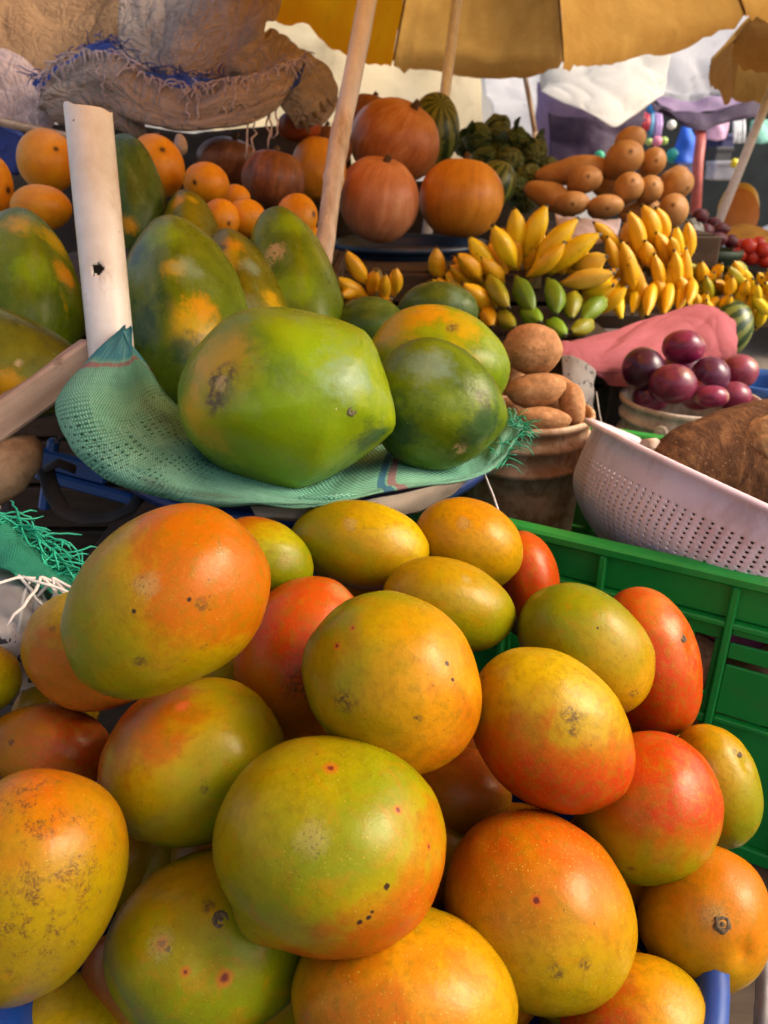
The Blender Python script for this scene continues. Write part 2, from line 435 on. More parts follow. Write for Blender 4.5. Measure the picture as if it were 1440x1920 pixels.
# ------------------------------------------------------------------ the mango pile
# bbox, depth, ang, asp, egg, stops, blush dir, opts, label
gy = [(.15, GR), (.5, OL), (.85, YE)]
MANGOES = [
 dict(bb=(398,1378,837,1800), d=.43, ang=150, asp=1.06, egg=.0, bumps=[((-.64,-.76,.10),.17,.26),((-.95,-.25,.1),-.02,.35)], st=[(.2,OL),(.42,GR),(.58,OL),(.70,OR),(.9,RE)], bd=(.62,-.72,.1), k=.34, bias=.02, spk=.8, scuff=.05,
      spots=[(617,1438,.05,'red'),(741,1522,.03,'red'),(728,1663,.035,'dot'),(672,1730,.03,'dot'),(690,1722,.026,'dot'),(800,1586,.03,'red'),(585,1580,.22,'pale'),(700,1715,.02,'dot')],
      label='biggest green-yellow mango at the very front, with an orange lower edge and a blunt beak'),
 dict(bb=(113,943,508,1312), d=.45, ang=38, asp=1.28, egg=-.04, bumps=[((.2,-.95,-.1),-.10,.5)], st=[(.22,GR),(.42,OL),(.56,YE),(.68,OR),(.95,OR)], bd=(.70,.60,.2), k=.38, bias=.0, spk=.8, scuff=.08,
      spots=[(268,1095,.20,'pale'),(380,1128,.10,'scar'),(420,1035,.14,'pale'),(262,1240,.11,'scar'),(383,1216,.05,'scar'),(355,1125,.03,'dot'),(250,1145,.03,'dot')],
      label='long green and orange mango topping the pile just below the green cloth'),
 dict(bb=(565,1107,904,1455), d=.475, ang=-50, asp=1.14, egg=.02, st=[(.15,GR),(.32,OL),(.5,YE),(.72,(0.473, 0.193, 0.0013)),(.95,OR)], bd=(.75,-.3,.3), k=.45, bias=.03, spk=1, scuff=.12,
      spots=[(660,1178,.03,'red'),(632,1210,.03,'red'),(787,1348,.06,'scar'),(650,1320,.2,'scar'),(840,1240,.04,'dot'),(852,1275,.03,'dot')],
      label='yellow-orange freckled mango in the middle of the pile, right behind the big green-yellow one'),
 dict(bb=(880,1213,1192,1528), d=.50, ang=-38, asp=1.27, egg=.05, st=[(.2,(0.388, 0.248, 0.0013)),(.40,YE),(.52,OR),(.68,RE),(.9,DR)], bd=(-.05,-.95,.1), k=.35, bias=.05, spk=.7, scuff=.15,
      spots=[(1070,1345,.24,'scar'),(1078,1370,.10,'scar'),(906,1270,.035,'dot')],
      label='orange mango deep red underneath, with a brown scuffed patch on its face'),
 dict(bb=(182,1270,536,1590), d=.505, ang=28, asp=1.14, egg=.0, st=[(.2,GR),(.42,OL),(.58,YE),(.70,OR),(.95,RE)], bd=(-.72,.60,.1), k=.4, bias=-.01, spk=.6, scuff=.06,
      spots=[(340,1320,.12,'blush'),(380,1478,.07,'scar')],
      label='round mango, green with a red-orange left shoulder, under the long topmost one'),
 dict(bb=(-130,1440,242,1892), d=.42, ang=72, asp=1.25, egg=-.10, st=[(.1,(.20,.135,.001)),(.55,(.25,.16,.001)),(.70,(.30,.13,.0012)),(.82,OR),(.97,RE)], bd=(.25,.92,.1), k=.30, bias=-.06, spk=.7, scuff=.8,
      spots=[(30,1540,.95,'scratch'),(60,1780,.90,'scratch'),(150,1620,.75,'scratch'),(40,1660,.8,'scratch')],
      label='yellow mango covered in brown scratches, orange on top, cut by the left frame edge'),
 dict(bb=(193,1590,592,1965), d=.465, ang=20, asp=1.08, egg=.0, st=[(.2,GR),(.55,GR),(.8,OL),(.98,YE)], bd=(-.2,.9,.2), k=.5, bias=.05, spk=.5, scuff=.04,
      spots=[(300,1768,.05,'red'),(425,1832,.06,'red'),(350,1822,.04,'red'),(320,1780,.03,'dot'),(395,1700,.12,'scar'),(300,1770,.2,'pale')], scar=(414,1722,.0055), bumps=[((.11,.30,.95),-.075,.17)],
      label='green mango with a dark stem hole, below the biggest one'),
 dict(bb=(546,1692,972,2070), d=.43, ang=-20, asp=1.1, egg=.0, st=[(.15,OL),(.4,YE),(.62,(0.473, 0.193, 0.0013)),(.9,OR)], bd=(-.1,.2,.4), k=.6, bias=-.02, spk=.5, scuff=.1, lent=.8,
      spots=[], label='dotted yellow-orange mango at the bottom centre, only its top half in view'),
 dict(bb=(833,1516,1196,1908), d=.475, ang=-60, asp=1.1, egg=.0, st=[(.12,(0.258, 0.182, 0.0013)),(.4,(0.345, 0.198, 0.0013)),(.55,(0.366, 0.143, 0.0013)),(.72,(0.377, 0.0936, 0.0013)),(.95,RE)], bd=(.1,.95,-.1), k=.42, bias=.0, spk=.7, scuff=.16, lent=.9,
      spots=[(1090,1810,.10,'scar'),(1010,1692,.04,'red'),(1040,1820,.12,'scar')],
      label='large brownish orange mango speckled with pale dots, under the red-bellied one'),
 dict(bb=(1075,1370,1358,1662), d=.52, ang=28, asp=1.12, egg=.0, st=[(.15,GR),(.36,OL),(.52,OR),(.66,RE),(.95,RE)], bd=(.35,.85,.1), k=.34, bias=.02, spk=.5, scuff=.1,
      spots=[(1180,1630,.1,'scar')], label='mango red above and olive green below, between the red-bellied and the green end one'),
 dict(bb=(1254,1357,1432,1592), d=.565, ang=-68, asp=1.25, egg=.0, st=[(.2,GR),(.5,OL),(.75,YE),(.95,(0.473, 0.193, 0.0013))], bd=(-.5,.75,.1), k=.4, bias=-.02, spk=.6, scuff=.1,
      spots=[(1380,1410,.13,'scar'),(1330,1440,.25,'pale')], scar=(1382,1411,.0032), bumps=[((.42,.62,.66),-.075,.17)], label='small yellow-green mango touching the side of the green crate'),
 dict(bb=(1195,1580,1452,1872), d=.505, ang=55, asp=1.12, egg=.0, st=[(.15,(0.237, 0.149, 0.0013)),(.4,(0.366, 0.171, 0.0013)),(.6,(0.452, 0.143, 0.0013)),(.95,OR)], bd=(.4,.75,.1), k=.35, bias=.02, spk=.5, scuff=.12,
      spots=[(1340,1720,.3,'pale')], scar=(1352,1732,.006), bumps=[((.22,-.04,.97),-.075,.17)], label='brown-orange mango with its stem end facing out, at the right edge of the pile'),
 dict(bb=(1050,1785,1340,2040), d=.465, ang=20, asp=1.1, egg=.0, st=[(.2,YE),(.42,(0.473, 0.182, 0.0013)),(.6,OR),(.9,RE)], bd=(-.7,-.1,.1), k=.55, bias=.05, spk=.4, scuff=.05, lent=.8,
      spots=[], label='peachy orange-red mango at the bottom edge, half cut off by the frame'),
 dict(bb=(970,1092,1229,1345), d=.575, ang=-46, asp=1.3, egg=.0, st=[(.2,GR),(.45,OL),(.7,YE),(.95,(0.473, 0.198, 0.0013))], bd=(.35,-.7,.2), k=.4, bias=-.03, spk=.8, scuff=.12,
      spots=[(995,1170,.06,'scar'),(1190,1305,.12,'scar'),(1115,1180,.03,'dot')], label='olive-yellow oval mango leaning on the red one by the crate'),
 dict(bb=(1120,1100,1318,1385), d=.605, ang=-66, asp=1.3, egg=.02, bumps=[((.62,.42,.66),-.09,.24)], st=[(.15,RE),(.55,RE),(.75,(.43,.055,.004)),(.98,(.45,.13,.02))], bd=(.3,.8,.2), k=.4, bias=-.03, spk=.5, scuff=.12,
      spots=[(1277,1192,.12,'scar'),(1260,1170,.28,'pale')], scar=(1278,1195,.0042), label='bright red mango with a dent at its stem, against the green crate wall'),
 dict(bb=(716,1043,967,1224), d=.585, ang=-20, asp=1.4, egg=.06, st=[(.2,(0.183, 0.198, 0.0013)),(.5,OL),(.8,YE),(.98,YE)], bd=(-.1,.6,.3), k=.5, bias=-.06, spk=.7, scuff=.08,
      spots=[(870,1085,.15,'pale')], label='olive green mango lying flat behind the yellow-orange freckled one'),
 dict(bb=(777,932,981,1108), d=.665, ang=-35, asp=1.18, egg=.0, st=[(.15,OL),(.4,YE),(.7,(0.452, 0.21, 0.0013)),(.95,(0.473, 0.16, 0.0013))], bd=(.1,.5,.3), k=.4, bias=.0, spk=.4, scuff=.1,
      spots=[(870,985,.2,'pale')], label='plain golden mango at the back of the pile beside the small red one'),
 dict(bb=(543,937,806,1108), d=.64, ang=-15, asp=1.42, egg=-.04, bumps=[((-.98,.1,.1),.06,.3)], st=[(.15,GR),(.42,OL),(.6,YE),(.95,(0.495, 0.331, 0.0013))], bd=(.75,.55,.1), k=.35, bias=.02, spk=.6, scuff=.06,
      spots=[(660,985,.2,'pale')], label='yellow mango shaded green on one end, lying at the back below the big papaya'),
 dict(bb=(400,968,588,1118), d=.60, ang=-35, asp=1.3, egg=.0, st=[(.25,GR),(.55,(0.323, 0.287, 0.0013)),(.72,YE),(.84,OR),(.95,RE)], bd=(-.5,.8,.1), k=.3, bias=-.02, spk=.4, scuff=.03,
      spots=[(535,1050,.3,'pale')], label='lime-yellow mango half hidden behind the long topmost one'),
 dict(bb=(437,1080,700,1395), d=.57, ang=70, asp=1.2, egg=.0, st=[(.15,(0.345, 0.143, 0.0013)),(.4,OR),(.62,RE),(.95,(.42,.06,.004))], bd=(.2,.85,.1), k=.4, bias=.05, spk=.7, scuff=.35,
      spots=[(560,1290,.35,'scar'),(640,1110,.3,'pale')], label='orange-red mango with brown scuffs, wedged between the topmost and the freckled one'),
 dict(bb=(38,1105,300,1335), d=.55, ang=-30, asp=1.15, egg=.0, st=[(.2,(0.355, 0.254, 0.0013)),(.45,YE),(.62,OR),(.95,(.58,.14,.012))], bd=(-.1,-.6,.3), k=.5, bias=.03, spk=.5, scuff=.08,
      spots=[(105,1175,.1,'scar')], label='golden orange mango peeking out on the left from behind the topmost one'),
 dict(bb=(-30,1318,215,1490), d=.545, ang=-12, asp=1.4, egg=.0, st=[(.15,BR),(.4,(0.323, 0.105, 0.0013)),(.62,(.40,.08,.014)),(.9,DR)], bd=(.7,.3,.1), k=.45, bias=.02, spk=.5, scuff=.2,
      spots=[(20,1392,.12,'scar')], label='dull brown-red mango behind the scratched yellow one at the left'),
 dict(bb=(-120,1205,42,1345), d=.56, ang=0, asp=1.2, egg=.0, st=[(.2,GR),(.5,(0.334, 0.298, 0.0013)),(.9,YE)], bd=(.1,.9,.1), k=.3, bias=.05, spk=.3, scuff=.02,
      spots=[], label='lime-yellow mango of which only a sliver shows at the left frame edge'),
 dict(bb=(925,995,1050,1170), d=.70, ang=-65, asp=1.25, egg=.0, st=[(.1,OR),(.35,RE),(.7,RE),(.95,(.42,.06,.004))], bd=(.2,.7,.2), k=.3, bias=.0, spk=.3, scuff=.05,
      spots=[], label='small red mango at the back corner where the green crate begins'),
 dict(bb=(-20,1822,262,2060), d=.48, ang=10, asp=1.15, egg=.0, st=[(.2,OL),(.5,(0.323, 0.254, 0.0013)),(.9,YE)], bd=(.1,.8,.2), k=.4, bias=.0, spk=.3, scuff=.12,
      spots=[], label='shaded yellow-green mango in the bottom corner beneath the scratched one'),
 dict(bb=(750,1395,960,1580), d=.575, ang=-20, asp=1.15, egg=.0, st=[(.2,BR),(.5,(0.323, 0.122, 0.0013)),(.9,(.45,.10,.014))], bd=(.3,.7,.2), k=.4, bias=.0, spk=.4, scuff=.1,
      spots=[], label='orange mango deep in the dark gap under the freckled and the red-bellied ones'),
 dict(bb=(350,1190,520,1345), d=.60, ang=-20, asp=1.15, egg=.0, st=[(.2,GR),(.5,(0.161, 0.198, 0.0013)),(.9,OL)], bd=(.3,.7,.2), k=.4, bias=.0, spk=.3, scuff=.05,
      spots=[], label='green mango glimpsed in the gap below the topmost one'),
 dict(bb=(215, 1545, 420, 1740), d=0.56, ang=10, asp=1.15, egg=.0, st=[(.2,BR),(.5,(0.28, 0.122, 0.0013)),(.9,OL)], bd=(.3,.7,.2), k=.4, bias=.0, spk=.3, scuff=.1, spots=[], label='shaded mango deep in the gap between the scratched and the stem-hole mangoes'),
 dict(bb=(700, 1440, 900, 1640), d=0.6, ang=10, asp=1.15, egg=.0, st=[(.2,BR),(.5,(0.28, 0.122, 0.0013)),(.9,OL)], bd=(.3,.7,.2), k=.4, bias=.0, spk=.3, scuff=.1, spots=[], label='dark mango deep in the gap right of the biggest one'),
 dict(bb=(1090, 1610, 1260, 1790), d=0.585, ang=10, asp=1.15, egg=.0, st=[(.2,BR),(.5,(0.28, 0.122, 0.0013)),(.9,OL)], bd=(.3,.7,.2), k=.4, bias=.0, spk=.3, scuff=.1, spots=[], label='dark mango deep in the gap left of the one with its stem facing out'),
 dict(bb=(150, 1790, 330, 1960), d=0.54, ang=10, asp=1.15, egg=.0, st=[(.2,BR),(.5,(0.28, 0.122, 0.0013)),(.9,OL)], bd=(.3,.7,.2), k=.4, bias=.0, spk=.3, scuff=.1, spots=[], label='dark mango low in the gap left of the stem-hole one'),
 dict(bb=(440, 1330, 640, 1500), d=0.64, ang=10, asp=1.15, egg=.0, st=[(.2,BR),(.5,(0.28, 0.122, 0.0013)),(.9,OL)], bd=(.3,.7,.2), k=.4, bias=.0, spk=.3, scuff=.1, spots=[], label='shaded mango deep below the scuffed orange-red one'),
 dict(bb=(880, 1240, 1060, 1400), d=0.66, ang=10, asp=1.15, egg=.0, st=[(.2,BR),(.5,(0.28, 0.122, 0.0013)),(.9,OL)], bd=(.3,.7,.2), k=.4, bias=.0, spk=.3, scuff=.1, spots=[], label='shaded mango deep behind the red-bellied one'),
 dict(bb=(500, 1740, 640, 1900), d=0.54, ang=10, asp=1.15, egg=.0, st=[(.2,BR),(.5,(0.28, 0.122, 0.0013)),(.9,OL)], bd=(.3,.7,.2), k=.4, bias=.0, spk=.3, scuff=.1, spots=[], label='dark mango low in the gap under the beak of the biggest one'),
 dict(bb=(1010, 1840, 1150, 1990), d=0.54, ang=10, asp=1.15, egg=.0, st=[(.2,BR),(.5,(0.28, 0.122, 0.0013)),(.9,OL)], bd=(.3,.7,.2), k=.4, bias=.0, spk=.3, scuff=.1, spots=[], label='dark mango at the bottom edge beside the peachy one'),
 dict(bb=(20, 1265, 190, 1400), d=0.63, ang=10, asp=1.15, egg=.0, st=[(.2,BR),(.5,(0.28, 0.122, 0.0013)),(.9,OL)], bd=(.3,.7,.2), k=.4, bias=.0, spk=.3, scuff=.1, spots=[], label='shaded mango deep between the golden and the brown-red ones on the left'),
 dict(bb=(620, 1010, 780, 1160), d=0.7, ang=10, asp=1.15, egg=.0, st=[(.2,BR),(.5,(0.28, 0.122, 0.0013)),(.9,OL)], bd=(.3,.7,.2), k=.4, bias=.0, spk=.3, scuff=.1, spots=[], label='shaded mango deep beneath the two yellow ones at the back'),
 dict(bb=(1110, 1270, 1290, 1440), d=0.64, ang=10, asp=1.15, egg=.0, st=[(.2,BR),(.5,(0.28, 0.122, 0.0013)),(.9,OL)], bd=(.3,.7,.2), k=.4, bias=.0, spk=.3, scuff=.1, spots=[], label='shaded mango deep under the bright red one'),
]
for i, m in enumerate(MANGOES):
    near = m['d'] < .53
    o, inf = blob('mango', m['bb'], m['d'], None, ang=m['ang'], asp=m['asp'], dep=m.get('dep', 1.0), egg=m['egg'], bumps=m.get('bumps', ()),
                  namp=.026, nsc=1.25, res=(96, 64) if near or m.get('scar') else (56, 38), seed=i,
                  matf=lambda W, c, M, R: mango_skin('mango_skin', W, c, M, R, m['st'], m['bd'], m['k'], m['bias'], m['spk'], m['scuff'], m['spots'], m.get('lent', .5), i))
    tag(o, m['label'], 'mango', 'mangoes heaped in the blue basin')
    if m.get('scar'): scar(inf, *m['scar'], o)

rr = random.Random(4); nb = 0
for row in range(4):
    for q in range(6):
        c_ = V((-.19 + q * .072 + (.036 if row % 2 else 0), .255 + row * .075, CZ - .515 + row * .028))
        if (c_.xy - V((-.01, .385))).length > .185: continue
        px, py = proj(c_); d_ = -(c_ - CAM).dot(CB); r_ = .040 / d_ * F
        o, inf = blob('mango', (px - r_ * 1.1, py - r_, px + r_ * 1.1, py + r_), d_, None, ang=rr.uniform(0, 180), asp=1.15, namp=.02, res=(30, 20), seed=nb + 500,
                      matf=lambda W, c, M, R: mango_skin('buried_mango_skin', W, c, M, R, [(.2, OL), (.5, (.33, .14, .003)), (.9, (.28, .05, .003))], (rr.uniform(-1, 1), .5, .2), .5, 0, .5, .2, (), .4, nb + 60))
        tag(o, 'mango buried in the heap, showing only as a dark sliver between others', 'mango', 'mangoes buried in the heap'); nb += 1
# blue basin under the mangoes
def basin(name, c, r, h, mat, label, cat, group=None, lip=.012, flat=.62, thick=.004, n=96, parts=True):
    mb = MB(); cx, cy, cz = c     # c = centre of rim
    prof = [(r * flat * .02, -h), (r * flat, -h), (r * (flat + .08), -h + .012), (r * .97, -.012), (r * .99, -.004), (r + lip * .3, 0), (r + lip, -.002), (r + lip, -.012),
            (r + lip * .5, -.010), (r * .985 + thick, -.02), (r * (flat + .08) + thick, -h + .008), (r * flat, -h - thick), (r * flat * .02, -h - thick)]
    mb.lathe(prof, n, c)
    return tag(mb.build(name, mat, loc=(cx, cy, cz - h)), label, cat, group)

M_BLUE = plain('blue_plastic', (.008, .045, .22), .38, .15, 12, dirt=((.10, .09, .09), .35))
basin('plastic_basin', (-.015, .385, CZ - .445), .224, .16, M_BLUE, 'blue plastic basin holding the heap of mangoes, its rim showing at the bottom corner', 'basin')
# ------------------------------------------------------------------ papayas
def papaya_skin(name, W, c, M, R, yel=.3, seed=0, patch=(), base=((.030, .085, .012), (.075, .15, .014), (.15, .24, .016)), bloom=.35, stripes=True, pole=None):
    g = G(name); inv = 1 / R
    p = g.vmul(g.obj, (inv, inv, inv)); off = g.vadd(p, (seed * 2.7, seed * 4.1, seed))
    ps = g.vmul(off, (.45, 1, 1)) if stripes else off
    n1 = g.noise(ps, 1.5, 4, .6, .4); n2 = g.noise(off, 6, 5, .65)
    col = g.ramp(g.math('ADD', g.math('MULTIPLY', n1, .8), g.math('MULTIPLY', n2, .2)), [(.32, base[0]), (.5, base[1]), (.68, base[2])])
    ym = g.step(g.math('ADD', g.noise(g.vadd(ps, (9, 2, 4)), 1.4, 4, .62, .5), g.math('MULTIPLY', g.math('SUBTRACT', n2, .5), .16)), .70 - yel * .35, .86 - yel * .35)
    ycol = g.ramp(g.noise(off, 2.3, 3), [(.35, (.40, .32, .005)), (.65, (.56, .32, .005))])
    col = g.mix(g.math('MULTIPLY', ym, .85), col, ycol)
    info = dict(W=W, c=c, M=M, R=R)
    for (px, py, r, kind) in patch:
        q, _ = surf(info, px, py); lq = tuple((M.transposed() @ (q - c)) * inv)
        dd = g.dist(p, lq); dd = g.math('ADD', dd, g.math('MULTIPLY', g.math('SUBTRACT', g.math('ADD', g.math('MULTIPLY', n2, .5), g.math('MULTIPLY', n1, .5)), .5), r * 2.6))
        dd = g.math('ADD', dd, g.math('MULTIPLY', g.math('SUBTRACT', g.noise(ps, 15, 5, .75), .5), min(.25, r * .9)))
        if kind == 'y': col = g.mix(g.math('MULTIPLY', g.step(dd, r, r * .25), .9), col, ycol)
        if kind == 'o': col = g.mix(g.math('MULTIPLY', g.step(dd, r, r * .25), .9), col, (.58, .27, .005))
        if kind == 'g': col = g.mix(g.math('MULTIPLY', g.step(dd, r, r * .25), .85), col, (.20, .34, .006))
        if kind == 'd': col = g.mix(g.math('MULTIPLY', g.step(dd, r, r * .3), .8), col, (.022, .065, .022))
        if kind == 'b': col = g.mix(g.math('MULTIPLY', g.math('MULTIPLY', g.step(dd, r, r * .3), g.step(g.noise(off, 9, 6, .8), .38, .55)), .9), col, (.075, .052, .028))
        if kind == 't': col = g.mix(g.math('MULTIPLY', g.math('MULTIPLY', g.step(dd, r, r * .3), g.step(g.noise(off, 7, 5, .8), .45, .52)), .9), col, (.45, .33, .15))
        if kind == 'w': col = g.mix(g.math('MULTIPLY', g.step(dd, r, r * .1), .6), col, (.22, .34, .24))
    # (waxy bloom), latex drips, dark freckles
    bm = g.math('MULTIPLY', g.step(g.noise(g.vadd(ps, (3, 8, 1)), 2.6, 5, .65), .5, .72), bloom)
    col = g.mix(bm, col, (.19, .26, .10))
    v = g.vor(off, 9); fm = g.math('MULTIPLY', g.step(v, .10, .04), g.step(g.noise(off, 3, 3), .5, .6))
    col = g.mix(g.math('MULTIPLY', fm, .8), col, (.5, .42, .22))
    v = g.vor(g.vadd(off, (4, 4, 4)), 13); fm = g.math('MULTIPLY', g.step(v, .12, .04), g.step(g.noise(off, 2.4, 3), .48, .6))
    col = g.mix(g.math('MULTIPLY', fm, .7), col, (.03, .035, .012))
    sc = g.math('MULTIPLY', g.step(g.noise(off, 11, 8, .82, 1.2), .6, .68), g.step(g.noise(off, 1.6, 3), .5, .62))
    col = g.mix(g.math('MULTIPLY', sc, .6), col, (.16, .12, .05))
    g.bump(g.math('ADD', g.noise(off, 10, 5, .6), g.noise(off, 3, 2)), .18, .003)
    return g.fin(col, g.math('MULTIPLY_ADD', n2, .34, .14), .28, tint=(1, .95, .75))

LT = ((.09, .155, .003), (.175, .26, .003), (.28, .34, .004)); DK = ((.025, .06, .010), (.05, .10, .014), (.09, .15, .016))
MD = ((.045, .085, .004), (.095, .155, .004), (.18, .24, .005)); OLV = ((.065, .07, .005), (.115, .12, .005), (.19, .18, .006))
PAPAYAS = [
 dict(bb=(333,575,742,920), d=.70, axis=(.42,-.13,.9), asp=1.12, egg=.0, lobes=(5,.055), lobep=.3, lph=.9, yel=.18, base=LT, res=(72,52),
      bumps=[((-.25,.95,.1),.05,.4)],
      patch=[(400,700,.55,'y'),(365,800,.5,'y'),(405,745,.25,'b'),(420,705,.2,'b'),(412,722,.10,'t'),(600,640,.6,'g'),(520,820,.7,'g'),(700,820,.3,'d'),(650,700,.35,'w')],
      scar=(658,770,.0055), label='big bulbous bright green papaya lying at the front of the green cloth'),
 dict(bb=(690,632,952,882), d=.74, axis=(.85,-.30,.45), asp=1.12, egg=.08, lobes=(5,.036), yel=.05, base=MD, res=(60,44), bumps=[((.97,-.22,.1),.08,.25)],
      patch=[(860,840,.12,'t'),(740,800,.6,'d'),(900,800,.5,'d'),(800,680,.5,'w'),(905,745,.2,'b')], scar=(948,757,.004), label='dark green papaya with a pointed tip, to the right of the big bulbous one'),
 dict(bb=(686,570,957,790), d=.86, axis=(.9,-.15,.2), asp=1.3, egg=.04, lobes=(5,.048), yel=.35, base=LT,
      patch=[(760,600,.75,'y'),(860,610,.5,'y'),(800,590,.5,'o'),(850,612,.18,'b')], label='half-ripe yellow papaya behind the dark green pointed one'),
 dict(bb=(222,402,470,800), d=.86, axis=(.32,-1,.45), asp=1.75, egg=-.16, lobes=(5,.048), yel=.12, base=MD, res=(60,52),
      patch=[(360,610,.5,'y'),(375,580,.3,'o'),(330,500,.25,'y'),(300,440,.5,'g'),(255,480,.28,'d'),(270,600,.55,'d'),(340,650,.35,'d'),(355,500,.3,'w'),(262,520,.22,'w')], label='tall green papaya with a yellow streak, leaning beside the white pipe'),
 dict(bb=(362,427,560,790), d=.95, axis=(.33,-1,.35), asp=1.9, egg=-.14, lobes=(5,.048), yel=.3, base=OLV,
      patch=[(430,450,.35,'o'),(420,480,.5,'y'),(470,500,.3,'w'),(510,560,.35,'y'),(450,580,.4,'w'),(400,460,.2,'d')], label='yellow-topped upright papaya second along the leaning row'),
 dict(bb=(464,386,650,740), d=1.0, axis=(.28,-1,.3), asp=1.9, egg=-.15, lobes=(5,.048), yel=.03, base=MD,
      patch=[(515,470,.28,'t'),(505,495,.14,'t'),(545,420,.5,'g'),(560,540,.5,'g')], label='plain green upright papaya next to the thin leaning pole'),
 dict(bb=(-60,388,160,720), d=.86, axis=(.25,-1,.3), asp=1.6, egg=-.16, lobes=(5,.025), yel=.12, base=MD,
      patch=[(30,420,.45,'y'),(110,450,.4,'y'),(125,520,.35,'o'),(60,500,.5,'g')], label='green papaya with yellow shoulders standing left of the white pipe'),
 dict(bb=(-230,552,170,790), d=.78, axis=(1,-.42,.25), asp=1.7, egg=.10, lobes=(5,.048), yel=.08, base=OLV,
      patch=[(40,680,.1,'t'),(20,720,.4,'o'),(110,630,.4,'w')], label='dull olive papaya lying sideways above the wooden plank'),
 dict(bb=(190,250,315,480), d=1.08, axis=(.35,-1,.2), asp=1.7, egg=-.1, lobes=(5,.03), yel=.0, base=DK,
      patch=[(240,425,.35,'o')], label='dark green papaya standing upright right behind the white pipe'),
 dict(bb=(303,355,420,560), d=1.06, axis=(.3,-1,.2), asp=1.7, egg=-.1, lobes=(5,.048), yel=.2, base=OLV,
      patch=[(330,380,.45,'o'),(360,375,.3,'y')], label='small olive papaya with an orange top, behind the leaning row'),
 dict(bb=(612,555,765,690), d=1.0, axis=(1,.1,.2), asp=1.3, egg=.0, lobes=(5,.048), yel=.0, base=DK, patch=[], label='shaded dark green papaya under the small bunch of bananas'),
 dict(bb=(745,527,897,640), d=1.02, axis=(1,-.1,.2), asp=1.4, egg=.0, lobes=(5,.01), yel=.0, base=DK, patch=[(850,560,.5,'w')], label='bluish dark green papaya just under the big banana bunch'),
]
for i, m in enumerate(PAPAYAS):
    o, inf = blob('papaya', m['bb'], m['d'], None, axis=m['axis'], asp=m['asp'], egg=m['egg'], lobes=m['lobes'], bumps=m.get('bumps', ()), namp=.02, nsc=1.3,
                  res=m.get('res', (44, 36)), seed=m.get('lph', i + 40), lobep=m.get('lobep', .6),
                  matf=lambda W, c, M, R: papaya_skin('papaya_skin', W, c, M, R, m['yel'], i + 3, m['patch'], m['base']))
    tag(o, m['label'], 'papaya', 'papayas heaped in the lined basin')
    if m.get('scar'): scar(inf, *m['scar'], o, 'blossom_scar', plain('dry_scar', (.10, .085, .04), .8, .5, 300))

# ------------------------------------------------------------------ woven cloths
def woven(name, c1, c2, pitch=.0016, holes=None, edge=None, dirt=None, rough=.75, trans=.25):
    g = G(name)
    uv = g.node('ShaderNodeSeparateXYZ'); g.put(uv.inputs[0], g.uv)
    wv = g.noise(g.uv, 30, 3); k = 2 * math.pi / pitch
    ux = g.math('ADD', uv.outputs[0], g.math('MULTIPLY', wv, .004)); vy = g.math('ADD', uv.outputs[1], g.math('MULTIPLY', wv, .004))
    a = g.math('SINE', g.math('MULTIPLY', ux, k)); b = g.math('SINE', g.math('MULTIPLY', vy, k))
    h = g.math('MULTIPLY_ADD', g.math('MULTIPLY', a, b), .5, .5)
    n = g.noise(g.uv, 22, 5, .65)
    n2 = g.noise(g.vmul(g.uv, (300, 12, 1)), 1, 3, .6)
    f = g.math('ADD', g.math('MULTIPLY', h, .50), g.math('ADD', g.math('MULTIPLY', n, .35), g.math('MULTIPLY', n2, .2)))
    col = g.ramp(f, [(.3, c1), (.75, c2)])
    if edge: col = edge(g, uv, col)
    if dirt:
        dm = g.step(g.noise(g.uv, 9, 5, .65), .52, .68); col = g.mix(g.math('MULTIPLY', dm, dirt[1]), col, dirt[0])
    g.bump(h, .8, .0015)
    al = None
    if holes:
        gap = g.math('MULTIPLY', g.step(a, .15, .45), g.step(b, .15, .45))
        al = g.math('SUBTRACT', 1.0, g.math('MULTIPLY', gap, holes(g, uv)))
    return g.fin(col, rough, .3, trans=(col, trans) if al is None else (col, trans, al))

def fringe(name, pts, mat, parent, n=60, ln=(.02, .05), rad=.0005, spread=.6, down=.6, seed=1, out=V((0, -.3, 0))):
    """loose threads hanging from a torn edge (a polyline of 3-D points)"""
    rr = random.Random(seed); mb = MB()
    for k in range(n):
        p = catmull(pts, rr.random()); L = rr.uniform(*ln)
        d = (out + V((rr.uniform(-spread, spread), rr.uniform(-spread, spread) * .5, rr.uniform(-.3, .5)))).normalized()
        q = [p]; st = 6
        for s_ in range(st):
            d = (d + V((rr.uniform(-.5, .5), rr.uniform(-.4, .4), rr.uniform(-.4, .4) - down * .35))).normalized(); q.append(q[-1] + d * L / st)
        mb.tube(q, [rad] * st + [rad * .4], 4, cap=False)
    return mb.build(name, mat, parent)

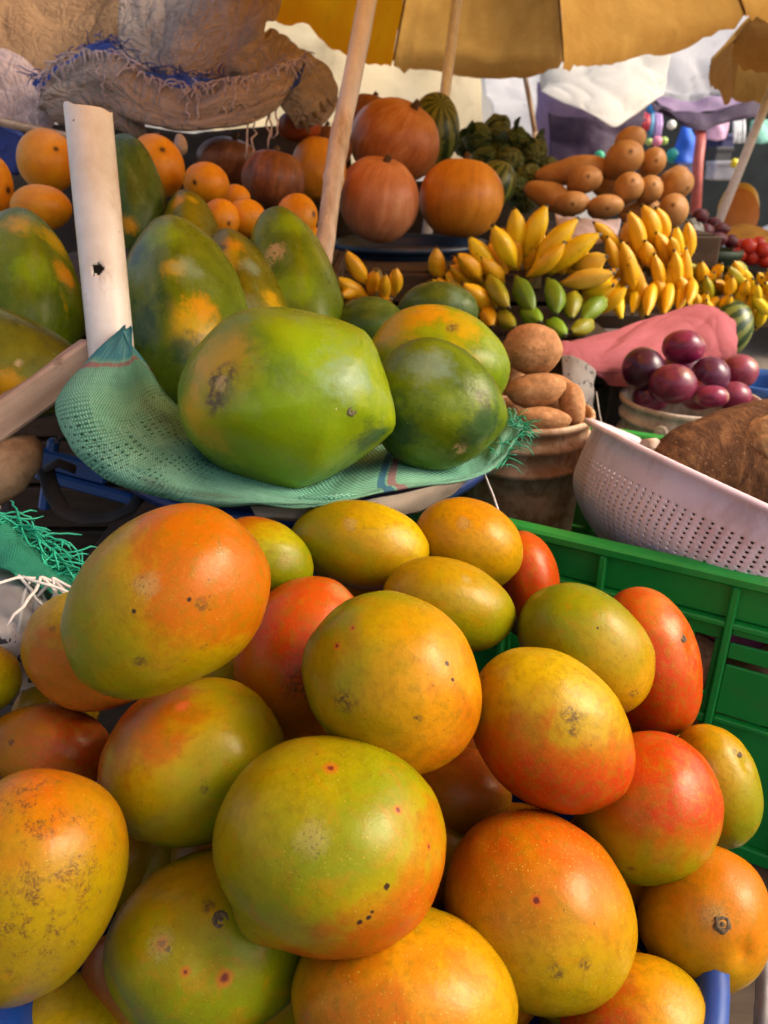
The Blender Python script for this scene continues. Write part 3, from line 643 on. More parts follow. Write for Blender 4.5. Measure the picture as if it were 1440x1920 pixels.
def gs_edge(g, uv, col):
    v = uv.outputs[0]; u = uv.outputs[1]
    # a blue band with a pink thread along the start edge and one stripe across
    wob = g.math('MULTIPLY', g.noise(g.uv, 14, 2), .02)
    vv = g.math('ADD', v, wob)
    m = g.step(vv, .055, .045); col = g.mix(g.math('MULTIPLY', m, .85), col, (.05, .30, .42))
    m2 = g.math('MULTIPLY', g.step(vv, .052, .054), g.step(vv, .060, .057)); col = g.mix(m2, col, (.45, .24, .22))
    sl = g.math('MULTIPLY', g.step(g.math('SINE', g.math('MULTIPLY', g.math('ADD', v, wob), 2 * math.pi / .0075)), .45, .8), g.step(g.math('SINE', g.math('MULTIPLY', g.math('ADD', u, wob), 2 * math.pi / .0115)), .0, .4))
    sl = g.math('MULTIPLY', sl, g.math('MULTIPLY', g.step(g.noise(g.uv, 24, 3), .44, .54), g.math('MULTIPLY', g.step(v, .08, .12), g.step(v, .27, .2))))
    col = g.mix(g.math('MULTIPLY', sl, .9), col, (.006, .06, .03))  # slits painted dark for the shade seen between the tapes
    col = g.mix(g.math('MULTIPLY', g.step(g.noise(g.vmul(g.uv, (6, 40, 1)), 3, 4, .7), .52, .62), .35), col, (.42, .78, .58))
    for c0, cc in ((.402, (.03, .18, .40)), (.411, (.50, .17, .22))):
        mm = g.math('MULTIPLY', g.step(v, c0 - .004, c0 - .003), g.step(v, c0 + .004, c0 + .003)); col = g.mix(g.math('MULTIPLY', mm, .8), col, cc)
    return col
def gs_holes(g, uv):
    return g.math('MULTIPLY', g.step(g.noise(g.uv, 26, 3), .44, .54), g.math('MULTIPLY', g.step(uv.outputs[0], .07, .11), g.step(uv.outputs[0], .26, .18)))
M_GSACK = woven('green_sacking', (.08, .34, .22), (.42, .84, .58), .0040, gs_holes, gs_edge, dirt=((.12, .11, .06), .5))
gs = empty('green_sack', P(500, 920, .68), 'torn green woven sack with a blue hem, lining the basin of papayas', 'sack')
inner = [(240,617,.712),(266,668,.722),(292,715,.77),(335,775,.77),(352,815,.75),(375,852,.72),(425,885,.70),(490,908,.675),(570,920,.665),(655,915,.67),(740,892,.70),(850,888,.73),(905,862,.76),(945,800,.79),(958,765,.80)]
mid2 = [(238,615,.706),(235,675,.700),(235,740,.71),(262,800,.70),(300,835,.69),(335,875,.675),(395,905,.66),(470,922,.645),(560,934,.64),(650,928,.645),(755,905,.675),(860,893,.71),(922,868,.745),(958,815,.775),(968,785,.785)]
mid1 = [(236,613,.704),(190,675,.692),(160,735,.68),(180,815,.665),(232,870,.655),(300,905,.65),(385,930,.64),(475,940,.63),(565,945,.625),(650,936,.635),(760,912,.67),(870,896,.705),(932,872,.74),(966,820,.77),(975,795,.78)]
outer = [(234,611,.704),(162,676,.700),(100,752,.70),(122,832,.685),(195,898,.675),(276,932,.665),(380,948,.65),(478,950,.64),(568,950,.635),(650,941,.645),(765,917,.68),(878,899,.715),(938,872,.75),(970,824,.775),(978,800,.785)]
under = [(234,640,.775),(180,690,.765),(135,760,.76),(165,835,.75),(225,890,.74),(300,925,.73),(385,940,.70),(478,945,.69),(568,944,.69),(650,938,.69),(765,915,.72),(874,896,.75),(930,868,.78),(960,824,.80),(970,802,.80)]
floor_ = [(250,640,.80),(300,700,.84),(330,740,.86),(380,790,.86),(420,800,.86),(450,820,.85),(500,835,.84),(560,840,.84),(620,840,.84),(690,830,.85),(760,820,.86),(850,800,.87),(890,790,.88),(920,770,.88),(930,760,.88)]
loft('woven_cloth', [floor_, inner, mid2, mid1, outer, under], 240, 90, M_GSACK, gs, amp=.0035, nsc=13, seed=2, edge=.003, ridged=True, ani=(1, .7))
M_GTHR = plain('green_thread', (.02, .30, .16), .6, .3, 200)
fringe('frayed_threads', [P(*q) for q in outer[12:]] + [P(975, 775, .79)], M_GTHR, gs, 110, (.006, .03), .0005, .8, .3, 3)
# pale liner sheet that shows below it
M_PALE = woven('pale_sacking', (.40, .32, .24), (.62, .53, .42), .0018, dirt=((.25, .17, .12), .5))
o = loft('liner_sack', [[(470,950,.655),(600,950,.65),(720,932,.665),(840,905,.70),(890,893,.725)], [(480,968,.65),(600,972,.645),(720,955,.66),(815,925,.69),(870,905,.715)], [(490,975,.67),(610,980,.665),(725,972,.675),(790,958,.695),(850,925,.72)]],
         50, 14, M_PALE, amp=.0015, nsc=30)
tag(o, 'pale fabric strip peeping out below the green sack', 'cloth')
mb = MB(); mb.tube([P(905,880,.75), P(925,930,.74), P(935,960,.73), P(930,990,.74)], .0012, 6); tag(mb.build('string', plain('white_cord', (.55,.5,.45), .7)), 'short white string dangling from the edge of the green sack', 'string')
basin('plastic_basin', (-.085, .845, CZ - .292), .200, .030, M_BLUE, 'blue plastic basin under the green sack, a bit of its rim showing by the papaya', 'basin')

# ------------------------------------------------------------------ white pipe, plank, log, strap
def px_line(a, b, n): return [P(*[a[i] + (b[i] - a[i]) * t / (n - 1) for i in range(3)]) for t in range(n)]
def pvc_mat():
    g = G('old_pvc')
    n = g.noise(g.obj, 14, 5, .6); col = g.ramp(n, [(.3, (.62, .57, .48)), (.62, (.86, .85, .80))])
    v = g.vor(g.obj, 70); m = g.math('MULTIPLY', g.step(v, .10, .04), g.step(g.noise(g.obj, 22, 3), .47, .55)); col = g.mix(m, col, (.12, .08, .05))
    s_ = g.step(g.noise(g.vmul(g.obj, (1, 1, .35)), 26, 6, .7), .56, .72); col = g.mix(g.math('MULTIPLY', s_, .6), col, (.34, .22, .12)); col = g.mix(g.math('MULTIPLY', g.step(g.noise(g.vmul(g.obj, (1, 1, .12)), 40, 5, .7), .5, .7), .35), col, (.56, .47, .33))
    return g.fin(col, .3, .5)
top = P(165, 203, .735); bot = P(212, 690, .735); bot2 = bot + (bot - top) * .38
ax = (bot2 - top).normalized(); xr = CR - ax * CR.dot(ax); xr.normalize(); yr = ax.cross(xr)
if yr.dot(CB) < 0: yr = -yr
mb = MB(); N = 72; rows = 170; L = (bot2 - top).length
def pipe_pts(rad):
    out = []
    for j in range(rows):
        t = j / (rows - 1)
        for i in range(N):
            an = 2 * math.pi * i / N
            e = 0
            if j < 8: e = (.5 - j * .0625) * (.010 * max(0, math.cos(an - .9)) + .004 * mnoise.noise(V((math.cos(an) * 2, math.sin(an) * 2, 0))))
            out.append(top + ax * (t * L + e * 2) + (xr * math.cos(an) + yr * math.sin(an)) * rad * (1 - .05 * t))
    return out
q0 = pipe_pts(.0218)
hole_c = P(183, 505, .715)
def hs(i, j):
    p = (q0[j * N + i] + q0[(j + 1) * N + (i + 1) % N]) / 2
    return (p - hole_c).length < .0052 + .0022 * mnoise.noise(p * 260)
mb.grid(q0, N, rows, cu=True, skip=hs)
o = mb.build('standing_pipe', pvc_mat(), solid=.0028); o.modifiers[0].offset = -1
tag(o, 'old white plastic pipe with a chipped top and a ragged hole, among the papayas', 'pipe')

def wood_mat(name, c1, c2, sc=(1, 1, .08), rough=.75):
    g = G(name); p = g.vmul(g.obj, sc)
    n = g.noise(p, 90, 6, .65, .4); n2 = g.noise(g.obj, 12, 4)
    col = g.ramp(g.math('ADD', g.math('MULTIPLY', n, .6), g.math('MULTIPLY', n2, .4)), [(.35, c1), (.62, c2)])
    dm = g.math('MULTIPLY', g.step(g.noise(g.obj, 30, 6, .7), .6, .7), .6); col = g.mix(dm, col, tuple(x * .35 for x in c1))
    g.bump(n, .3, .002); return g.fin(col, rough, .3)
M_PLANK = wood_mat('bare_wood', (.34, .22, .15), (.55, .40, .30), (.1, 1, 1))
def bar(name, a, b, w, t, mat, label, cat, n=10, bev=.003, wig=.0):
    a = V(a); b = V(b); d = (b - a); L = d.length; d.normalize()
    s_ = d.cross(V((0, 0, 1))); s_ = s_.normalized() if s_.length > .1 else V((1, 0, 0)); u = s_.cross(d)
    R = Matrix((d, s_, u)).transposed(); mb = MB()
    mb.box((a + b) / 2, (L, t, w), R, bev)
    return tag(mb.build(name, mat, loc=(a + b) / 2, rot=R), label, cat)
bar('wooden_plank', P(-120, 870, .72), P(180, 660, .745), .032, .022, M_PLANK, 'rough pale wooden plank slanting up to the foot of the white pipe', 'plank')
mb = MB(); lp = [P(-110,930,.74), P(-40,905,.74), P(10,880,.74), P(42,850,.75), P(60,828,.76)]
mb.tube(lp, [.03,.029,.027,.022,.012], 18, jit=lambda k, i: 1 + .12 * mnoise.noise(V((i * .8, k * .5, 3))))
tag(mb.build('wood_log', wood_mat('log_wood', (.17, .10, .05), (.38, .25, .14), (1, 1, 1))), 'short rough brown log end under the pale plank', 'log')
M_RUB = plain('dull_rubber', (.035, .028, .026), .75, .3, 40)
mb = MB()
mb.tube([P(85,880,.80),P(98,925,.79),P(118,958,.78),P(160,975,.77),(P(205,972,.77)),P(245,955,.775),P(265,930,.79)], .0085, 10, ell=.45)
mb.tube([P(85,880,.80),P(110,868,.80),P(140,880,.81)], .009, 10, ell=.45)
tag(mb.build('rubber_strap', M_RUB), 'loop of dark rubber strap hanging in the shade below the green sack', 'strap')
mb = MB()
RB = Matrix.Rotation(.30, 3, 'Y')
mb.box(P(130, 872, .86), (.085, .010, .024), RB, .003); mb.box(P(160, 912, .865), (.11, .010, .014), RB, .003); mb.box(P(92, 890, .868), (.012, .012, .09), RB, .003)
tag(mb.build('blue_crate_corner', plain('bright_blue_plastic', (.015, .10, .36), .4), ), 'corner of a blue plastic crate in the dark below the plank', 'crate')

# white sack with green frayed mouth at left
def print_mat(name, c1, c2, ink, sc, thr=.56, reg=None):
    g = G(name); uv = g.node('ShaderNodeSeparateXYZ'); g.put(uv.inputs[0], g.uv)
    n = g.noise(g.uv, 20, 5); col = g.ramp(n, [(.3, c1), (.7, c2)])
    cell = g.noise(g.vmul(g.uv, (sc, sc * .55, 1)), 1, 2, .5)
    line = g.step(g.math('SINE', g.math('MULTIPLY', uv.outputs[1], sc * 1.6)), .1, .4)
    m = g.math('MULTIPLY', g.step(cell, thr, thr + .03), line)
    if reg: m = g.math('MULTIPLY', m, reg(g, uv))
    col = g.mix(m, col, ink)
    k = 2 * math.pi / .0016
    h = g.math('MULTIPLY', g.math('SINE', g.math('MULTIPLY', uv.outputs[0], k)), g.math('SINE', g.math('MULTIPLY', uv.outputs[1], k)))
    g.bump(h, .3, .0008)
    return g.fin(col, .6, .4, trans=(col, .2))
M_WSACK = print_mat('white_sacking', (.42, .38, .34), (.66, .62, .58), (.05, .05, .06), 160, .55, lambda g, uv: g.step(uv.outputs[1], .10, .105))
ws = empty('white_sack', P(40, 1130, .60), 'crumpled white woven sack with a frayed green mouth, at the left behind the mangoes', 'sack')
loft('sack_body', [[(-120,1040,.66),(-30,1030,.66),(40,1045,.65),(95,1090,.65),(140,1150,.66),(190,1180,.68)], [(-130,1100,.60),(-30,1085,.595),(40,1090,.59),(85,1115,.60),(120,1160,.62),(160,1185,.65)],
     [(-130,1180,.585),(-30,1170,.575),(30,1165,.575),(70,1175,.585),(105,1190,.60),(140,1200,.63)], [(-130,1260,.59),(-30,1250,.58),(30,1245,.58),(70,1245,.59),(100,1250,.605),(130,1255,.63)], [(-130,1330,.62),(-30,1320,.62),(30,1310,.62),(70,1310,.62),(100,1310,.63),(130,1310,.65)]],
     60, 50, M_WSACK, ws, amp=.006, nsc=22, seed=5, ridged=True)
M_GMOUTH = woven('green_mouth', (.02, .28, .17), (.08, .52, .34), .0022, lambda g, uv: g.step(g.noise(g.uv, 40, 2), .45, .55), trans=.3)
loft('green_mouth', [[(-100,965,.65),(-30,958,.645),(20,985,.64),(60,1010,.64),(105,1060,.645),(150,1080,.65),(175,1090,.67)], [(-100,1020,.60),(-30,1010,.595),(25,1035,.59),(65,1055,.595),(100,1085,.60),(130,1110,.62),(155,1130,.64)],
     [(-100,1075,.588),(-30,1065,.58),(20,1072,.575),(55,1085,.58),(85,1110,.59),(108,1140,.605),(125,1165,.625)]], 44, 26, M_GMOUTH, ws, amp=.006, nsc=30, seed=8, edge=.006)
fringe('green_threads', [P(*q) for q in [(-60,965,.64),(-5,960,.635),(30,985,.63),(70,1005,.63),(110,1050,.635),(155,1075,.64),(165,1085,.65)]], plain('mint_thread', (.02, .42, .25), .5), ws, 120, (.012, .045), .0009, 1.8, .5, 4, V((.1, -.4, .2)))
fringe('white_threads', [P(*q) for q in [(-30,1070,.57),(20,1075,.565),(60,1085,.57),(95,1080,.575),(110,1105,.58)]], plain('white_thread', (.62, .58, .54), .6), ws, 16, (.04, .085), .0014, .8, .9, 6, V((.1, -.3, -.2)))

# ------------------------------------------------------------------ oranges, squashes, pumpkins
def orange_skin(name, c1, c2, seed, navel=None, W=None, c=None, M=None, R=1, pore=60, rough=.42):
    g = G(name); inv = 1 / R; p = g.vmul(g.obj, (inv, inv, inv)); off = g.vadd(p, (seed, seed * 2.2, seed * .7))
    n = g.noise(off, 1.4, 4, .6); col = g.ramp(n, [(.3, c1), (.7, c2)])
    sm = g.math('MULTIPLY', g.step(g.noise(off, 4, 6, .7), .58, .72), .45); col = g.mix(sm, col, tuple(x * .35 for x in c1))
    if navel:
        q, _ = surf(dict(W=W, c=c, M=M, R=R), *navel[:2]); lq = tuple((M.transposed() @ (q - c)) * inv)
        dd = g.math('ADD', g.dist(p, lq), g.math('MULTIPLY', g.math('SUBTRACT', g.noise(off, 7, 3), .5), .12))
        col = g.mix(g.math('MULTIPLY', g.step(dd, navel[2] * 1.8, navel[2] * .8), .5), col, tuple(x * .5 for x in c1)); col = g.mix(g.step(dd, navel[2], navel[2] * .5), col, (.06, .025, .01))
    g.bump(g.vor(off, pore * .25), .12, .001)
    return g.fin(col, rough, .4)
OC1, OC2 = (.62, .22, .004), (.76, .34, .008)
ORANGES = [
 ((30,240,145,362), 1.22, 'large orange left of the white pipe, under the brown sack', (105,278,.10)),
 ((240,250,347,372), 1.20, 'large oblong orange right of the white pipe, beside the dark upright papaya', (300,280,.12)),
 ((343,303,430,385), 1.17, 'orange with a dark navel facing out, above the small olive papaya', (367,340,.13)),
 ((18,345,136,432), 1.10, 'orange resting on the papaya with yellow shoulders', None),
 ((-50,290,26,405), 1.14, 'orange cut by the left frame edge', (15,355,.2)),
 ((378,372,450,450), 1.12, 'pale orange wedged behind the small olive papaya', (430,418,.12)),
 ((422,372,500,445), 1.15, 'orange between the yellow-topped and the plain green upright papayas', None),
 ((518,362,596,450), 1.20, 'orange with a dark mark behind the tip of the plain green papaya', (586,402,.14)),
 ((560,425,612,500), 1.22, 'small orange half hidden by the thin leaning pole', None),
 ((415,345,470,400), 1.26, 'small shaded orange behind the navel orange', None),
]
for i, (bb, d, lab, nv) in enumerate(ORANGES):
    o, inf = blob('orange', bb, d, None, ang=90 if i != 1 else 120, asp=1.08, namp=.012, dimple=(.03, .3), seed=i + 80, res=(36, 24),
                  matf=lambda W, c, M, R: orange_skin('orange_peel', OC1, OC2, i + 1, nv, W, c, M, R))
    tag(o, lab, 'orange', 'oranges piled behind the papayas')

def ribbed_skin(name, c1, c2, c3, seed, R, ribs=20, streak=.5, rough=.4, scab=.55):
    g = G(name); inv = 1 / R; p = g.vmul(g.obj, (inv, inv, inv)); off = g.vadd(p, (seed, seed * 1.7, seed * .4))
    sp = g.node('ShaderNodeSeparateXYZ'); g.put(sp.inputs[0], p)
    an = g.math('ARCTAN2', sp.outputs[1], sp.outputs[2])
    an = g.math('ADD', an, g.math('MULTIPLY', g.noise(off, 2, 3), .35))
    cb = g.node('ShaderNodeCombineXYZ'); g.put(cb.inputs[0], g.math('SINE', an)); g.put(cb.inputs[1], g.math('COSINE', an)); g.put(cb.inputs[2], g.math('MULTIPLY', sp.outputs[0], .12))
    st = g.noise(cb.outputs[0], ribs * .35, 4, .65)
    n = g.noise(off, 1.6, 4, .6)
    col = g.ramp(g.math('ADD', g.math('MULTIPLY', st, streak), g.math('MULTIPLY', n, 1 - streak)), [(.34, c1), (.5, c2), (.66, c3)])
    sc = g.math('MULTIPLY', g.step(g.noise(off, 6, 7, .75), .58, .70), scab); col = g.mix(sc, col, (.26, .17, .10))
    g.bump(g.math('ADD', st, g.math('MULTIPLY', g.noise(off, 14, 4), .4)), .2, .003)
    return g.fin(col, g.math('MULTIPLY_ADD', n, .3, rough - .15), .4)
P_OR = ((.44, .16, .014), (.60, .24, .02), (.70, .32, .03)); P_RD = ((.30, .09, .03), (.46, .17, .05), (.60, .30, .12)); P_PK = ((.44, .15, .07), (.58, .23, .10), (.68, .36, .19)); P_BR = ((.10, .035, .014), (.19, .065, .024), (.34, .13, .045))
PUMPKINS = [
 ((655,182,824,345), 1.72, P_RD, (.5,.6,.6), (12,.012), 'reddish pumpkin at the top of the heap above the blue tray', 10),
 ((634,292,786,457), 1.60, P_PK, (.2,.75,.6), (12,.012), 'pinkish red pumpkin at the front of the blue tray, beside the thin leaning pole', 11),
 ((786,297,945,446), 1.64, P_OR, (.1,.9,.35), (12,.010), 'smooth plain orange pumpkin on the right of the blue tray', 12),
 ((640,175,745,290), 1.90, P_BR, (.2,.8,.3), (10,.02), 'dark brownish pumpkin mostly hidden at the very back of the heap', 13),
 ((452,280,572,392), 1.34, P_BR, (.15,1,.3), (10,.03), 'dark brown ribbed squash behind the oranges, under the hanging threads', 14),
 ((368,255,490,345), 1.42, P_BR, (.3,.6,.4), (10,.02), 'dark brown squash in the shade of the torn sack', 15),
 ((545,255,650,380), 1.50, ((.42,.16,.012),(.55,.23,.014),(.62,.29,.02)), (.1,1,.2), (8,.01), 'yellow-orange squash behind the upper part of the thin leaning pole', 16),
 ((520,205,602,268), 1.50, ((.20,.035,.008),(.32,.06,.010),(.40,.10,.014)), (.1,1,.3), (8,.03), 'small red-orange squash under the end of the torn sack', 17),
 ((560,235,660,320), 1.62, P_BR, (.1,1,.3), (8,.03), 'small dark squash in the gap behind the thin leaning pole', 18),
]
for i, (bb, d, pal, axs, lb, lab, sd) in enumerate(PUMPKINS):
    nm = 'pumpkin' if 'pumpkin' in lab else 'squash'
    o, inf = blob(nm, bb, d, None, axis=axs, asp=.95, lobes=lb, dimple=(.10, .35), namp=.02, seed=sd, res=(60, 30), matf=lambda W, c, M, R: ribbed_skin('pumpkin_rind', *pal, sd, R))
    tag(o, lab, nm, 'pumpkins and squashes heaped behind the papayas')
    if axs[2] > .29 or True:
        e = inf['M'].col[0]; top_ = inf['c'] + e * inf['R'] * .80
        mb = MB(); mb.tube([top_, top_ + e * inf['R'] * .12, top_ + e * inf['R'] * .2 + CR * .004], [inf['R'] * .13, inf['R'] * .08, inf['R'] * .09], 9)
        mb.build('stalk', M_SCAR, o)
mb = MB()
for k, (a, b, c_) in enumerate([((545,170,1.48),(575,190,1.46),(600,225,1.45)), ((560,160,1.5),(590,185,1.47),(612,210,1.47)), ((530,190,1.47),(560,205,1.45),(580,250,1.45)), ((580,150,1.5),(600,170,1.5),(625,200,1.5)),((540,160,1.5),(562,195,1.46),(566,215,1.46)),((600,160,1.5),(575,175,1.47),(556,200,1.46))]):
    mb.tube([P(*a), P(*b), P(*c_)], [.009, .012, .003], 8, ell=.3)
tag(mb.build('dry_leaves', plain('dry_leaf', (.09, .06, .022), .8, .6, 60)), 'dried brown leaf stalks tucked under the end of the torn sack', 'dry leaves')
M_NAVY = plain('navy_plastic', (.010, .035, .085), .35, .2, 15)
basin('plastic_tray', (P(765, 452, 1.66).x, P(765, 452, 1.66).y + .02, P(765, 452, 1.66).z), .165, .05, M_NAVY, 'dark blue plastic tray carrying the pumpkins', 'tray', flat=.75)

# watermelons
def melon_skin(name, seed, R, c1=(.018, .045, .012), c2=(.16, .19, .035), k=11):
    g = G(name); inv = 1 / R; p = g.vmul(g.obj, (inv, inv, inv)); off = g.vadd(p, (seed, 0, seed))
    sp = g.node('ShaderNodeSeparateXYZ'); g.put(sp.inputs[0], p); an = g.math('ARCTAN2', sp.outputs[1], sp.outputs[2])
    z = g.math('ADD', g.math('MULTIPLY', an, k), g.math('MULTIPLY', g.math('SUBTRACT', g.noise(off, 5, 5, .7), .5), 6))
    s_ = g.step(g.math('SINE', z), -.35, .35); col = g.mix(s_, c1, c2)
    col = g.mix(g.math('MULTIPLY', g.step(g.noise(off, 9, 6, .75), .5, .65), .4), col, c1)
    return g.fin(col, .35, .5)
for i, (bb, d, axs, lab, sd) in enumerate([((765,172,862,318), 1.95, (.15,.35,.9), 'dark striped watermelon behind the reddish pumpkin', 1), ((885,300,968,395), 1.90, (.5,.7,.6), 'pale striped watermelon behind the smooth orange pumpkin', 2),
      ((1318,562,1414,672), 1.62, (.7,.5,.3), 'striped watermelon behind the pink cloth', 3)]):
    o, inf = blob('watermelon', bb, d, None, axis=axs, asp=1.15, namp=.008, seed=sd, res=(48, 30), matf=lambda W, c, M, R: melon_skin('melon_rind', sd, R))
    tag(o, lab, 'watermelon')
# ------------------------------------------------------------------ green crate
def crate_plastic():
    g = G('green_plastic'); n = g.noise(g.obj, 18, 4, .6)
    col = g.ramp(n, [(.3, (.004, .22, .030)), (.7, (.008, .31, .05))])
    sc = g.math('MULTIPLY', g.step(g.noise(g.vmul(g.obj, (1, 1, 4)), 45, 6, .75), .58, .68), .35); col = g.mix(sc, col, (.06, .20, .09))
    d = g.math('MULTIPLY', g.step(g.noise(g.obj, 9, 6, .7), .52, .7), .35); col = g.mix(d, col, (.05, .07, .03))
    return g.fin(col, .42, .4)
M_CR = crate_plastic()
A = V((.1276, .667, CZ - .32)); E = V((.866, -.5, 0)); NN = V((.5, .866, 0))
CL, CWD, CH = .56, .35, .30
A0 = A.copy(); A = A - E * .19
RC = Matrix((E, NN, V((0, 0, 1)))).transposed()
cr = empty('plastic_crate', A + E * CL / 2 + NN * CWD / 2 - V((0, 0, CH)), 'bright green slotted plastic crate of potatoes beside the heap of mangoes', 'crate')
def crate_wall(o, ex, nx, L, name):
    """one slotted side wall: o = top outer corner, ex along, nx inwards"""
    R = Matrix((ex, nx, V((0, 0, 1)))).transposed(); mb = MB()
    def bx(u0, u1, z0, z1, t0, t1, b=.0015): mb.box(o + ex * ((u0 + u1) / 2) + nx * ((t0 + t1) / 2) + V((0, 0, (z0 + z1) / 2)), (u1 - u0, t1 - t0, z1 - z0), R, b)
    ribs = [.004, .09, .18, .273, .387, .47, L - .004] if L > .4 else [.004, .09, .175, .26, L - .004]
    bx(0, L, -.046, -.0115, .010, .013)              # solid band under the lip
    bx(0, L, -.052, -.046, .002, .0125)               # ledge
    for r in ribs: bx(r - .0035, r + .0035, -CH + .014, -.0105, .001, .012)
    bx(0, L, -CH, -CH + .016, .003, .014)
    for k in range(len(ribs) - 1):
        a, b = ribs[k] + .0035, ribs[k + 1] - .0035
        mid = (k in (1, 4)) if L > .4 else k in (1, 2)
        if mid:                                        # panelled middle with two slits
            bx(a, b, -.061, -.0525, .009, .0125, .001); bx(a, b, -.085, -.069, .009, .0125, .001); bx(a, b, -.145, -.092, .009, .0125, .001); bx(a, b, -.152, -.147, .004, .0128, .001); bx(a, b, -CH + .016, -.152, .009, .0124, .001)
        else:
            bx(a, b, -.068, -.052, .0095, .0122, .001)
            n = max(3, int((b - a) / .0215))
            for q in range(n + 1):
                u = a + (b - a) * q / n
                u0, u1 = max(a, u - .0048), min(b, u + .0048)
                if u1 > u0: bx(u0, u1, -.148, -.068, .0092, .0124, .001); bx(u0, u1, -.236, -.156, .0092, .0124, .001)
            bx(a, b, -.156, -.148, .004, .0128, .001); bx(a, b, -CH + .016, -.236, .0092, .0124, .001)
    return mb.build(name, M_CR, cr)
crate_wall(A, E, NN, CL, 'side_wall'); crate_wall(A + NN * CWD + E * CL, -E, -NN, CL, 'side_wall')
crate_wall(A + NN * CWD, -NN, E, CWD, 'end_wall'); crate_wall(A + E * CL, NN, -E, CWD, 'end_wall')
mb = MB(); t = .018
for (o_, e_, n_, L) in ((A, E, NN, CL), (A + NN * (CWD - t), E, NN, CL), (A + NN * t, NN, E, CWD - 2 * t), (A + NN * t + E * (CL - t), NN, E, CWD - 2 * t)):
    R = Matrix((e_, n_, V((0, 0, 1)))).transposed() if e_.cross(n_).z > 0 else Matrix((e_, -n_, V((0, 0, 1)))).transposed()
    mb.box(o_ + e_ * (L / 2) + n_ * (t / 2) + V((0, 0, -.005)), (L, t, .011), R, .0025)
mb.build('rim', M_CR, cr)
mb = MB(); mb.box(A + E * CL / 2 + NN * CWD / 2 - V((0, 0, CH - .004)), (CL - .03, CWD - .03, .006), RC); mb.build('base', M_CR, cr)

# ------------------------------------------------------------------ potatoes
def potato_skin(name, seed, R, c=(.40, .19, .075), lt=(.56, .30, .14)):
    g = G(name); inv = 1 / R; p = g.vmul(g.obj, (inv, inv, inv)); off = g.vadd(p, (seed, seed * 1.3, seed * 2))
    n = g.noise(off, 2.2, 6, .68); col = g.ramp(n, [(.32, tuple(x * .75 for x in c)), (.5, c), (.68, lt)])
    v = g.vor(off, 3.0); e = g.step(v, .20, .03); col = g.mix(g.math('MULTIPLY', e, .75), col, tuple(x * .3 for x in c))
    d = g.math('MULTIPLY', g.step(g.noise(off, 5, 8, .82), .50, .64), .55); col = g.mix(d, col, (.15, .08, .04))
    g.bump(g.math('SUBTRACT', g.noise(off, 9, 6, .7), g.math('MULTIPLY', e, .8)), .3, .003)
    return g.fin(col, .72, .25)
POT = [
 ((940,606,1056,704), .935, -10, 1.15, 'big round potato on the very top of the stained bucket'),
 ((948,698,1062,766), .93, 8, 1.6, 'flat oval potato under the topmost one, in the bucket'),
 ((1046,716,1098,800), .94, -80, 1.6, 'upright potato at the right inside edge of the bucket'),
 ((962,762,1072,812), .92, -5, 1.9, 'pinkish potato lying along the front rim of the bucket'),
 ((925,672,985,742), .99, 20, 1.2, 'shaded potato squeezed between the papaya tip and the bucket heap'),
 ((900,745,975,815), .97, 0, 1.3, 'potato at the hidden left edge of the bucket, behind the pointed papaya'),
 ((985,700,1085,790), 1.0, 0, 1.2, 'potato in the middle of the bucket behind the oval one'),
]
for i, (bb, d, ang, asp, lab) in enumerate(POT):
    o, inf = blob('potato', bb, d, None, ang=ang, asp=asp, namp=.06, nsc=1.3, seed=i + 120, res=(40, 26), bumps=[((.3,.2,.9),-.05,.25), ((-.5,.4,.7),-.04,.2)], matf=lambda W, c, M, R: potato_skin('potato_skin', i + 1, R))
    tag(o, lab, 'potato', 'potatoes heaped in the stained bucket')
c1 = P(985, 806, .985)
# potatoes inside the crate, on a lattice against the near wall
rr = random.Random(5); k = 0
CPOT = []
for row, zz in enumerate((-.255, -.185, -.115)):
    for q in range(7):
        c = A + E * (.045 + q * .078 + (.03 if row % 2 else 0) + rr.uniform(-.006, .006)) + NN * (.048 + rr.uniform(-.004, .012)) + V((0, 0, zz + rr.uniform(-.006, .006)))
        if not .15 < (c - A).dot(E) < CL - .04 or ((c - c1).xy.length < .125): continue
        CPOT.append((c, .031 + rr.uniform(-.003, .004), 1.25))
for q in range(5):
    c = A + E * (.25 + q * .07) + NN * (.13 + .02 * (q % 2)) + V((0, 0, -.165)); CPOT.append((c, .036, 1.3))
pos_words = ['at the corner nearest the bucket', 'second from the bucket corner', 'third from the bucket corner', 'under the first rib', 'behind the last open slots', 'behind the panelled middle', 'past the panelled middle']
for i, (c, r, asp) in enumerate(CPOT):
    px, py = proj(c); d = -(c - CAM).dot(CB); rp = r / d * F
    a = rr.uniform(-40, 40)
    o, inf = blob('potato', (px - rp * 1.2, py - rp, px + rp * 1.2, py + rp), d, None, ang=a, asp=asp, namp=.05, nsc=1.3, seed=i + 150, res=(24, 16), matf=lambda W, c, M, R: potato_skin('crate_potato_skin', i + 31, R, (.48, .25, .15), (.64, .38, .25)))
    rowname = ['bottom', 'middle', 'upper', 'back'][min(3, i // 7 if i < 20 else 3)]
    tag(o, 'potato seen through the slots of the green crate', 'potato', 'potatoes inside the green crate')

